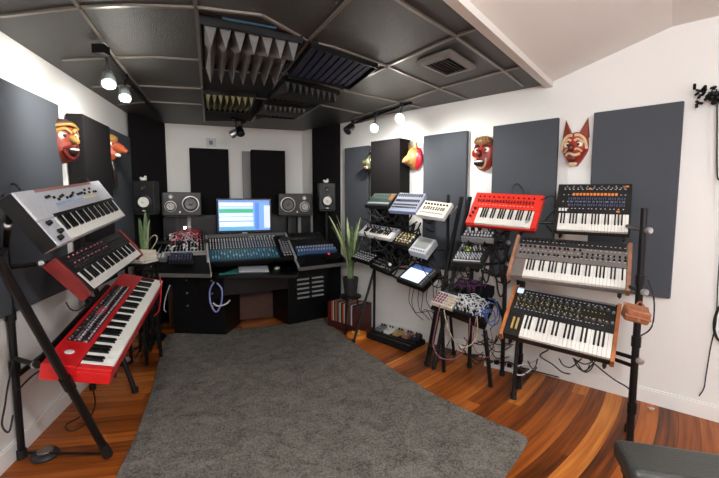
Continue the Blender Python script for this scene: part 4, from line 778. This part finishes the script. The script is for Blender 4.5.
p = onz(357, 336, .001); t = thing('floor_plate', 'orange metal foot pedal on the floor beyond the pedal board', 'pedal', M=Matrix.Translation(p) @ Matrix.Rotation(math.radians(18), 4, 'Z')); og = mat('orange pedal paint', (226, 130, 40), .4)
MB().lathe((0, 0, 0), (0, 0, 1), [(0, .115), (.03, .11), (.036, .09)], 22).build('housing', og, t); 
for x, y in ((-.04, .03), (.03, .04), (.0, -.04)): MB().cyl((x, y, .036), (x, y, .05), .016, n=12).build('knob', yellow, t)
# ------------------------------------------------------------------ bench, pouch, floor bits
bz = .49; A = onz(612.5, 436, bz); B = onz(722, 452, bz); e = (B-A).normalized(); n = Vector((e.y, -e.x, 0))
t = thing('piano_bench', 'black leather padded bench in the near corner by the tall stand', 'bench', M=Matrix(((e.x, -n.x, 0, A.x), (e.y, -n.y, 0, A.y), (0, 0, 1, 0), (0, 0, 0, 1))))
MB().box(0, .76, -.225, 0, bz-.085, bz).build('cushion', leather, t, bevel=.028, seg=4); MB().box(.03, .73, -.20, -.02, bz-.13, bz-.085).build('frame', black_plastic, t)
for x in (.05, .71):
    for y in (-.19, -.04): MB().cyl((x, y, 0), (x, y, bz-.13), .017, n=12).build('leg', black_metal, t)
MB().tube([(.012, -.222, bz-.03), (.38, -.226, bz-.03), (.748, -.222, bz-.03)], .004, 6, 1).build('piping', black_plastic, t)
M = frame('R', STAND['mo'][0] @ Vector((STAND['mo'][1]/2+.03, .27, .05)), 25, 8, -12); M.translation = CAM+ray(636, 314)*2.0
t = thing('leather_pouch', 'tan brown leather pouch hanging on the tall stand beside the wooden sided synthesizer', 'pouch', M=M)
MB().box(-.055, .055, -.04, .04, -.035, .03).build('body', brown_leather, t, bevel=.012, seg=3); MB().hexa([(-.057, -.043, -.01), (.057, -.043, -.01), (.057, .04, .03), (-.057, .04, .03)], [(-.057, -.05, -.005), (.057, -.05, -.005), (.057, .04, .037), (-.057, .04, .037)]).build('flap', brown_leather, t, bevel=.003)
MB().cyl((0, -.049, -.012), (0, -.056, -.012), .007, n=10).build('snap', silver, t); MB().tube([(.0, .04, .03), (.02, .06, .05), (.045, .05, .03)], .004).build('strap', brown_leather, t)
p = onz(651, 411, .001); t = thing('adapter_plug', 'small silver adapter lying on the floor near the baseboard', 'adapter', loc=p); MB().cyl((-.02, 0, .012), (.012, .008, .012), .012, n=12).build('body', silver, t); MB().cyl((.012, .008, .012), (.03, .012, .012), .005, n=8).build('tip', white_plastic, t)
# ------------------------------------------------------------------ masks
skin_r = mat('painted red wood', (150, 44, 30), .4, vary=.12, scale=18); skin_g = mat('painted gold wood', (164, 126, 66), .4, vary=.15, scale=18); skin_o = mat('painted orange wood', (172, 84, 52), .35, vary=.1); skin_c = mat('painted cream wood', (216, 188, 150), .4, vary=.08)
skin_k = mat('painted black wood', (30, 24, 22), .35, vary=.1); skin_d = mat('painted dark red wood', (98, 26, 22), .4, vary=.15); skin_v = mat('painted olive wood', (84, 84, 50), .4, vary=.6, scale=30); eye_w = mat('painted white', (244, 240, 228), .3)
def mask(w, s, z, off, label, Wd, Hh, face, hw, dep=.09, yaw=0):
    M = frame(w, wpt(w, s, z, off), yaw); t = thing('wooden_mask', label, 'mask', M=M)
    nu, nv = 18, 16; vs = []; fs = []
    def surf(u, v):
        half = hw(v)*Wd/2; x = u*half; d = dep*(max(0, 1-u*u)**.5)*(max(.0, 1-abs(v)**3)**.5)
        d += .35*dep*math.exp(-(u/.28)**2)*math.exp(-((v+.02)/.3)**2) - .18*dep*(math.exp(-((abs(u)-.42)/.2)**2)*math.exp(-((v-.22)/.14)**2)) + .2*dep*math.exp(-(u/.55)**2)*math.exp(-((v+.5)/.14)**2)
        return Vector((x, -max(d, .002), v*Hh/2))
    for j in range(nv+1):
        for i in range(nu+1): vs.append(surf(-1+2*i/nu, -1+2*j/nv))
    k = len(vs)
    for j in range(nv+1):
        for i in range(nu+1): q = vs[j*(nu+1)+i]; vs.append(Vector((q.x, 0, q.z)))
    for j in range(nv):
        for i in range(nu):
            a = j*(nu+1)+i; fs += [(a, a+1, a+nu+2, a+nu+1), (k+a+nu+1, k+a+nu+2, k+a+1, k+a)]
    for i in range(nu): fs += [(i+1, i, k+i, k+i+1), (nv*(nu+1)+i, nv*(nu+1)+i+1, k+nv*(nu+1)+i+1, k+nv*(nu+1)+i)]
    for j in range(nv): fs += [(j*(nu+1), (j+1)*(nu+1), k+(j+1)*(nu+1), k+j*(nu+1)), ((j+1)*(nu+1)+nu, j*(nu+1)+nu, k+j*(nu+1)+nu, k+(j+1)*(nu+1)+nu)]
    m = MB(); m.sm = True; m.add(vs, fs).build('face', face, t)
    return t, surf, Wd, Hh
def feat(t, surf, u, v, rx, ry, rz, m, name, push=0): MB().ball(surf(u, v)+Vector((0, -push, 0)), rx, ry, rz).build(name, m, t)
def eyes(t, S, v=.2, u=.42, r=.02, ring=None):
    for s in (-1, 1):
        if ring: feat(t, S, s*u, v, r*1.35, r*.35, r*1.2, ring, 'eye_rim')
        feat(t, S, s*u, v, r, r*.45, r*.85, eye_w, 'eye', .004); feat(t, S, s*u*.95, v, r*.5, r*.3, r*.5, skin_k, 'pupil', .004+r*.32)
egg = lambda v: (1-abs(v)**2.6)**.5*(1-.12*(-v)) if abs(v) < 1 else .02
# long eared mask
taper = lambda v: max(.05, (1-max(0, v)**4)**.5*(1-.78*max(0, -v)**1.5))
t, S, Wd, Hh = mask('R', -.515, 1.865, .004, 'red and cream mask with tall pointed ears, between the two widest right wall panels', .185, .265, skin_r, taper)
for s in (-1, 1):
    MB().add([(s*.022, 0, .11), (s*.096, 0, .08), (s*.078, 0, .235), (s*.026, -.04, .11), (s*.088, -.035, .075)], [(0, 1, 2), (3, 4, 2), (0, 3, 2), (1, 4, 2), (0, 1, 4, 3)]).build('ear', mat('painted russet wood', (132, 52, 34), .4), t)
    MB().tube([S(s*.1, .75)+Vector((0, -.006, 0)), S(s*.5, .72)+Vector((0, -.006, 0)), S(s*.82, .45)+Vector((0, -.006, 0)), S(s*.93, -.05)+Vector((0, -.006, 0))], .012, 8).build('headband', skin_c, t)
    MB().tube([S(s*.1, .42), S(s*.4, .50)+Vector((0, -.005, 0)), S(s*.75, .3)], .009, 8).build('eyebrow', skin_c, t)
    MB().tube([S(s*.12, -.12), S(s*.4, -.05)+Vector((0, -.004, 0)), S(s*.7, -.2)], .007, 8).build('cheek_fold', skin_c, t)
eyes(t, S, .2, .42, .021, skin_c); feat(t, S, 0, -.02, .024, .028, .03, skin_d, 'nose', .0)
MB().tube([S(-.6, -.38), S(-.2, -.3)+Vector((0, -.006, 0)), S(.25, -.42)+Vector((0, -.006, 0)), S(.6, -.34)], .011, 8).build('upper_lip', skin_c, t); feat(t, S, 0, -.58, .035, .02, .028, skin_d, 'mouth', 0); feat(t, S, 0, -.88, .03, .014, .02, skin_c, 'chin', 0)
# grinning mask
t, S, Wd, Hh = mask('R', -1.262, 1.88, .004, 'grinning red faced mask with brown hair, between two grey panels', .20, .30, skin_r, egg, .085)
eyes(t, S, .25, .42, .022, skin_c); feat(t, S, 0, .02, .024, .035, .035, skin_d, 'nose'); feat(t, S, -.1, -.5, .05, .02, .032, skin_k, 'mouth'); feat(t, S, -.1, -.43, .042, .02, .01, eye_w, 'teeth', .008)
MB().tube([S(-.75, -.2), S(-.45, -.3)+Vector((0, -.008, 0)), S(-.42, -.68)+Vector((0, -.004, 0)), S(0, -.8)+Vector((0, -.004, 0)), S(.42, -.68), S(.5, -.25)+Vector((0, -.004, 0))], .010, 8).build('moustache', skin_c, t)
for s in (-1, 1): MB().tube([S(s*.12, .42), S(s*.45, .52)+Vector((0, -.004, 0)), S(s*.75, .36)], .008, 8).build('eyebrow', skin_k, t); MB().ball((s*.103, -.02, .02), .014, .02, .03).build('ear', skin_r, t)
MB().ball((0, -.03, .115), .085, .06, .05).build('hair', mat('carved brown hair', (120, 84, 52), .5, vary=.4, scale=60), t)
for k in range(5): MB().tube([(-.07+k*.035, -.07, .10), (-.06+k*.03, -.085, .125), (-.045+k*.022, -.06, .158)], .005, 6).build('hair_strand', skin_g, t)
# fox mask
t, S, Wd, Hh = mask('R', -2.0, 1.90, .004, 'gold fox shaped mask with red back, beside the deep black panel', .16, .24, skin_g, taper, .11, -20)
eyes(t, S, .2, .42, .016, eye_w); MB().lathe(S(0, -.15)+Vector((0, .02, 0)), (-.1, -1, -.5), [(0, .04), (.03, .03), (.05, .018), (.056, .008)], 14).build('snout', skin_g, t); MB().ball(S(0, -.15)+Vector((-.006, -.032, -.026)), .009).build('nose', skin_k, t)
for s in (-1, 1): MB().lathe((s*.05, -.05, .10), (s*.2, -.1, 1), [(0, .024), (.03, .018), (.07, .003)], 10).build('ear', skin_g, t)
MB().ball((.02, -.02, -.0), .092, .045, .115).build('back_shell', mat('painted crimson', (178, 30, 48), .35), t); MB().tube([S(-.5, -.6)+Vector((0, -.01, 0)), S(0, -.5)+Vector((0, -.012, 0)), S(.6, -.55)+Vector((0, -.01, 0))], .008, 8).build('lip', skin_d, t)
# olive mask
t, S, Wd, Hh = mask('R', -2.53, 1.89, .052, 'olive and black mask half hidden behind the deep black panel', .12, .235, skin_v, egg, .10, -15)
eyes(t, S, .2, .42, .018, skin_c); feat(t, S, 0, 0, .02, .035, .025, skin_v, 'nose'); feat(t, S, 0, -.5, .035, .018, .018, skin_c, 'mouth'); feat(t, S, 0, -.52, .026, .02, .008, skin_d, 'tongue', .006); MB().ball((0, -.03, .085), .068, .05, .035).build('hair', skin_k, t)
# left wall mask, red with gold brow
t, S, Wd, Hh = mask('L', .715, 1.87, .03, 'red bearded mask with gold brow, between the wide grey panel and the deep black panel', .20, .30, mat('painted orange red wood', (140, 58, 38), .4, vary=.25, scale=30), egg, .10, -30)
t.location = t.location+WALL['L'][1]*-.05
eyes(t, S, .25, .4, .024, skin_c); MB().lathe(S(0, .12)+Vector((0, .02, 0)), (0, -1, -.5), [(0, .026), (.04, .024), (.06, .012)], 12).build('nose', skin_g, t)
for s in (-1, 1): MB().tube([S(s*.05, .38)+Vector((0, -.006, 0)), S(s*.4, .56)+Vector((0, -.01, 0)), S(s*.9, .35)], .013, 8).build('eyebrow', skin_g, t)
feat(t, S, 0, -.42, .036, .018, .03, skin_k, 'mouth'); MB().tube([S(-.5, -.35), S(0, -.2)+Vector((0, -.014, 0)), S(.5, -.35)], .013, 8).build('moustache', skin_d, t); MB().tube([S(-.55, -.4), S(-.2, -.72)+Vector((0, -.012, 0)), S(.2, -.72)+Vector((0, -.012, 0)), S(.55, -.4)], .018, 8).build('beard', skin_d, t); feat(t, S, 0, -.36, .034, .02, .01, eye_w, 'teeth', .01)
MB().ball((0, -.03, .12), .085, .065, .04).build('hair', mat('carved dark hair', (66, 44, 34), .5, vary=.4, scale=60), t); MB().tube([(-.08, -.06, .10), (0, -.105, .118), (.08, -.06, .10)], .012, 8).build('headband', skin_g, t)
# long nosed mask
t, S, Wd, Hh = mask('L', 1.46, 1.93, .052, 'orange mask with a pointed black tipped nose, beside the deep black panel', .17, .24, skin_o, egg, .09, -22)
t.location = t.location+WALL['L'][1]*.0
eyes(t, S, .3, .4, .018, skin_c); MB().lathe(S(0, .1)+Vector((0, .02, 0)), (0, -1, -.45), [(0, .045), (.05, .036), (.10, .02), (.115, .012)], 14).build('long_nose', skin_o, t); MB().ball(S(0, .1)+Vector((0, -.09, -.05)), .014).build('nose_tip', skin_k, t)
MB().ball((0, -.04, .085), .07, .05, .04).build('hair', skin_g, t); feat(t, S, 0, -.5, .03, .02, .018, eye_w, 'mouth'); MB().tube([(0, -.04, -.11), (.01, -.05, -.2), (.04, -.03, -.33)], .022, 8).build('beard', skin_k, t)
# ------------------------------------------------------------------ cables
c = onw(712, 98, 'R', .0); t = thing('cable_hanger', 'black wall rack crowded with cable plugs at the edge of the right wall', 'cable rack', M=frame('R', c))
MB().box(-.02, .34, -.03, 0, .01, .035).build('rail', black_metal, t)
for i in range(9): MB().cyl((i*.035, 0, .022), (i*.035, -.085, .03), .004, n=8).build('hook', black_metal, t)
R_ = random.Random(3)
def wl(x, y, z): return (t.matrix_world @ Vector((x, y, z))) if False else frame('R', c) @ Vector((x, y, z))
for i in range(80):
    x = R_.uniform(-.09, .24); z = .02+R_.uniform(-.07, .05) - max(0, x)*.35; a = R_.uniform(-2, 2)
    MB().cyl((x, -.045, z), (x+.022*math.cos(a), -.05-R_.uniform(0, .03), z+.022*math.sin(a)), .0085, n=8).build('plug', black_plastic, t)
for i in range(7):
    x = .02+i*.03; dz = R_.uniform(-.9, -.35)
    cable('black cable hanging from the wall rack of plugs', [wl(x, -.055, .04), wl(x+.012, -.06, -.1), wl(x+.035+i*.004, -.06, dz), wl(x+.05+i*.004, -.05, dz-.04), wl(x+.062+i*.004, -.05, dz+.05), wl(x+.03, -.05, .03)], .0045, cab_k, 'hanging_cable', 'cables on the wall rack')
def wq(px, py, off=.02): return onw(px, py, 'R', off)
cable('thin black cable with a plug hanging low on the right wall', [wq(722, 235, .04), wq(718, 280), wq(716, 322), wq(711, 345), wq(706, 375), wq(704, 388), wq(699, 396)], .0035, cab_k)
cable('thick black cable loop at the edge of the right wall', [wq(724, 300, .05), wq(717, 312), wq(714, 326), wq(717, 338), wq(724, 344, .05)], .008, cab_k)
def fcab(label, pts, m=cab_k, r=.005, group=None): cable(label, [onz(a, b, z) for a, b, z in pts], r, m, group=group)
cable('black cable curling beside the upright of the tall stand', [CAM+ray(*q)*2.6 for q in ((648, 280), (654, 300), (652, 326), (640, 336), (632, 337))], .005, cab_k)
cable('black cable looping behind the topmost synthesizer', [CAM+ray(*q)*3.0 for q in ((541, 200), (553, 196), (556, 208), (545, 221), (552, 232))], .005, cab_k)
cable('black cable above the back of the orange red synthesizer', [CAM+ray(*q)*3.35 for q in ((512, 197), (513, 187), (518, 184), (523, 190), (524, 197))], .004, cab_k)
def under(label, pts, m=cab_k, r=.005, d=2.75, group=None): cable(label, [CAM+ray(a, b)*(d+q) for a, b, q in pts], r, m, group=group)
under('black cable hanging from the wooden sided synthesizer down to the floor', [(575, 345, 0), (590, 360, .1), (612, 378, .1), (628, 388, .0), (630, 395, -.1)], d=2.6)
under('black cable drooping under the middle of the wooden sided synthesizer', [(548, 350, 0), (540, 356, .1), (552, 364, .2), (562, 372, .2), (570, 374, .2)], d=2.7)
under('white cable looped near the floor below the wooden sided synthesizer', [(540, 358, 0), (528, 364, .1), (518, 366, .1), (512, 372, .1), (522, 375, .1), (533, 368, .1)], cab_w, .006, 3.0)
under('mauve cable hanging in a wide loop from the pad controller', [(440, 305, 0), (436, 325, 0), (433, 345, 0), (441, 358, -.02), (458, 357, 0), (468, 340, 0), (470, 318, .0)], cab_m, .0045, 3.08)
under('cream cable hanging in a loop below the patch panels', [(444, 310, 0), (447, 325, 0), (455, 342, 0), (466, 347, 0), (477, 337, 0), (477, 316, 0)], cab_c, .0045, 3.05)
under('blue cable coil at the right end of the low shelf', [(488, 298, 0), (496, 302, 0), (497, 316, .02), (490, 322, 0), (485, 312, .02), (490, 303, 0), (498, 308, .02), (499, 320, 0), (492, 326, .02), (486, 318, 0), (489, 310, 0), (494, 312, .02), (495, 322, 0), (490, 330, 0)], mat('steel blue cable', (66, 92, 138), .4), .0045, 3.0)
under('pink cable drooping from the right of the low shelf', [(476, 318, 0), (473, 345, 0), (483, 357, 0), (494, 352, 0), (490, 328, 0)], mat('dusty pink cable', (150, 92, 96), .4), .003, 3.05)
for i in range(8):
    x = 412+i*4.2; under('black lead hanging under the small stand', [(x, 278+i, 0), (x+R_.uniform(-6, 3), 300, .2), (x+R_.uniform(-4, 8), 312, .2), (x+6, 300+R_.uniform(4, 18), .2), (x+10+R_.uniform(0, 5), 320, .25)], r=.0035, d=3.75, group='leads under the small stand')
for i in range(7):
    a = onz(440+i*12, 338+i*5+R_.uniform(-3, 3), .02); b = onz(452+i*13, 345+i*5+R_.uniform(-5, 5), .012); cable('black lead lying along the floor by the right wall', [a, (a+b)/2+Vector((R_.uniform(-.1, .1), R_.uniform(-.1, .1), .01)), b, b+Vector((R_.uniform(-.12, .12), R_.uniform(.02, .1), 0)), b+Vector((.22, -.05, 0))], .006, cab_k, group='floor leads by the right wall')
p = onz(502, 369, .001); t = thing('power_strip', 'white power strip on the floor under the tall stand', 'power strip', M=Matrix.Translation(p) @ Matrix.Rotation(math.radians(-36), 4, 'Z')); MB().box(-.15, .15, -.03, .03, 0, .035).build('housing', white_plastic, t, bevel=.004)
for i in range(5): MB().box(-.12+i*.055, -.085+i*.055, -.018, .018, .035, .037+(.03 if i in (1, 3) else 0)).build('socket' if i not in (1, 3) else 'plug', black_plastic, t)
for q_, lb_ in (((476, 352), 'black power strip crowded with plugs on the floor beside the white one'),):
    p = onz(*q_, .001); t = thing('power_strip', lb_, 'power strip', M=Matrix.Translation(p) @ Matrix.Rotation(math.radians(-38), 4, 'Z')); MB().box(-.2, .2, -.03, .03, 0, .035).build('housing', black_plastic, t, bevel=.004)
    for i in range(7): MB().box(-.18+i*.055, -.14+i*.055, -.022, .022, .035, .075).build('plug', dark_grey, t)
# desk cables
def dcab(label, pts, m, r=.006, d=4.35): cable(label, [CAM+ray(a, b)*d for a, b in pts], r, m)
dcab('pale blue cable loop hanging under the desk', [(214, 282), (210, 290), (210.5, 303), (216, 312), (221, 304), (222, 290), (217, 283)], mat('periwinkle cable', (140, 146, 206), .4), .008, 4.0)
dcab('white cable end hanging under the desk', [(213, 303), (218, 306), (226, 304), (230, 300)], cab_w, .008, 4.0)
dcab('white cable arching behind the magazines', [(146, 250), (149, 240), (155, 235), (157, 240), (150, 252), (146, 262)], cab_c, .006, 4.05)
dcab('grey cable hanging beside the left cabinet of the desk', [(170, 285), (166, 296), (164, 308), (166, 312)], light_grey, .005, 4.1)
dcab('red cable hanging at the far end of the stage piano', [(160, 276), (161, 292), (159, 310), (154, 316)], cab_r, .005, 3.2)
# left stand cables
def lcab(label, pts, m=cab_k, r=.005, d=2.25): cable(label, [CAM+ray(a, b)*(d+k) for a, b, k in pts], r, m)
lcab('black cable looping behind the silver synthesizer at the frame edge', [(2, 200, 0), (6, 188, .1), (14, 184, .1), (20, 190, 0)], d=2.1)
lcab('black cable arching over the far end of the silver synthesizer', [(76, 184, 0), (80, 178, 0), (87, 179, 0), (90, 185, 0)], d=2.6)
lcab('black cable twisting down the rear upright of the left stand', [(14, 360, 0), (8, 385, 0), (5, 405, -.02), (2, 425, -.03), (9, 432, -.03), (13, 415, 0)], d=2.1)
lcab('black cable running from the left stand along the wall', [(18, 390, 0), (30, 378, .1), (42, 370, .1), (50, 374, .1)], d=2.1)
fcab('thin black cable curled on the floor under the red stage piano', [(92, 385, .3), (95, 405, .06), (85, 424, .012), (70, 431, .012), (66, 425, .012), (80, 417, .012)])
for i in range(5): cable('black lead lying under the far end of the red stage piano', [onz(125+i*5, 352+i*3, .02), onz(138+i*3, 347-i*2, .02), onz(150, 340+i*3, .02), onz(155, 332+i*2, .03)], .006, cab_k, group='leads under the stage piano')
fcab('orange cable lying on the floor at the edge of the rug', [(128, 355, .012), (138, 350, .012), (148, 352, .012), (158, 342, .02)], mat('orange cable', (190, 90, 50), .4), .005)
p = onz(126, 364, .001); t = thing('floor_switch', 'small black switch pedal on the floor beneath the stage piano', 'pedal', loc=p); MB().box(-.04, .04, -.05, .05, 0, .025).build('base', black_plastic, t, bevel=.004); MB().hexa([(-.03, -.045, .026), (.03, -.045, .026), (.03, .04, .026), (-.03, .04, .026)], [(-.03, -.045, .03), (.03, -.045, .03), (.03, .04, .05), (-.03, .04, .05)]).build('tread', silver, t)

def clutter(label, group, n, x0, x1, y0, y1, d0, d1, seed, droop=14, r=.0045):
    Q_ = random.Random(seed)
    for i in range(n):
        x = Q_.uniform(x0, x1); y = Q_.uniform(y0, y1); d = Q_.uniform(d0, d1); w_ = Q_.uniform(8, 24)*Q_.choice((-1, 1)); h_ = Q_.uniform(4, droop)
        cable(label, [CAM+ray(x, y)*d, CAM+ray(x+w_*.2, y+h_*.8)*d, CAM+ray(x+w_*.55, y+h_)*(d-.03), CAM+ray(x+w_, y+Q_.uniform(-4, 6))*d], r, cab_k, group=group)
clutter('black lead draped between the tiers of the small stand', 'leads between the small stand tiers', 34, 368, 440, 207, 234, 3.98, 4.12, 11, 14, .008)
clutter('black lead draped behind the lowest tier of the small stand', 'leads behind the small stand lowest tier', 26, 372, 432, 238, 262, 3.92, 4.05, 12, 14, .008)
clutter('black lead hanging behind the drum synthesizer and the tall stand', 'leads behind the drum synthesizer', 34, 476, 512, 222, 285, 3.22, 3.36, 13, 26, .007)
clutter('black lead bunched above the case of purple cables', 'leads above the cable case', 16, 436, 470, 262, 284, 3.35, 3.45, 14)
clutter('black lead heaped along the floor between the two right stands', 'leads heaped between the right stands', 18, 448, 500, 335, 356, 3.3, 3.35, 21, 10)
clutter('black lead drooping below the wooden sided synthesizer', 'leads below the wooden sided synthesizer', 7, 515, 600, 352, 368, 2.78, 2.85, 22, 12)
clutter('black lead behind the wide grey panel side of the left stand', 'leads behind the left stand', 10, 60, 110, 300, 335, 2.75, 2.85, 15, 16)
# ------------------------------------------------------------------ light
def area(loc, rot, sx, sy, power, col=(1, .96, .91)):
    l = bpy.data.lights.new('ceiling_lamp_light', 'AREA'); l.shape = 'RECTANGLE'; l.size = sx; l.size_y = sy; l.energy = power; l.color = col
    o = bpy.data.objects.new('ceiling_lamp_light', l); o.location = loc; o.rotation_euler = rot; C.objects.link(o)
glow = mat('unseen globe glow', (246, 250, 255), .5, emit=1); glow.node_tree.nodes['Principled BSDF'].inputs['Emission Strength'].default_value = 108
glow_soft = mat('unseen globe glow soft', (246, 250, 255), .5, emit=16)
for k, (x, y, z_, r_, m_) in enumerate(((.55, .1, 2.2, .13, glow), (2.0, -.5, 2.2, .13, glow), (-.35, -1.3, 2.2, .13, glow), (1.72, 1.75, 2.54, .05, glow_soft))):  # first three globes added out of view to brighten the room
    t = thing('unseen_globe_lamp', ['added white fill globe over the bench', 'added white fill globe on the right of the room behind the viewer', 'added white fill globe farthest behind the viewer', 'small white ceiling globe nearest the right wall'][k], 'pendant lamp', loc=(x, y, z_))
    MB().ball((0, 0, 0), r_, nu=24, nv=14).build('globe', m_, t); MB().cyl((0, 0, r_), (0, 0, 2.622-z_), .008, n=8).cyl((0, 0, 2.60-z_), (0, 0, 2.624-z_), .04, n=14).build('rod', white_plastic, t)
w = bpy.data.worlds.new('World'); bpy.context.scene.world = w; w.use_nodes = True; w.node_tree.nodes['Background'].inputs[0].default_value = (1, .97, .93, 1); w.node_tree.nodes['Background'].inputs[1].default_value = .3
# ------------------------------------------------------------------ camera
cd = bpy.data.cameras.new('camera'); cam = bpy.data.objects.new('camera', cd); C.objects.link(cam)
cd.sensor_fit = 'HORIZONTAL'; cd.sensor_width = 36; cd.lens = 36*F_PX/719; cd.clip_start = .02
cam.location = CAM; cam.rotation_euler = (math.pi/2-PITCH, 0, 0)
sc = bpy.context.scene; sc.camera = cam
sc.view_settings.view_transform = 'Standard'; sc.view_settings.look = 'None'; sc.view_settings.gamma = 1; sc.view_settings.use_curve_mapping = False; sc.view_settings.exposure = .22
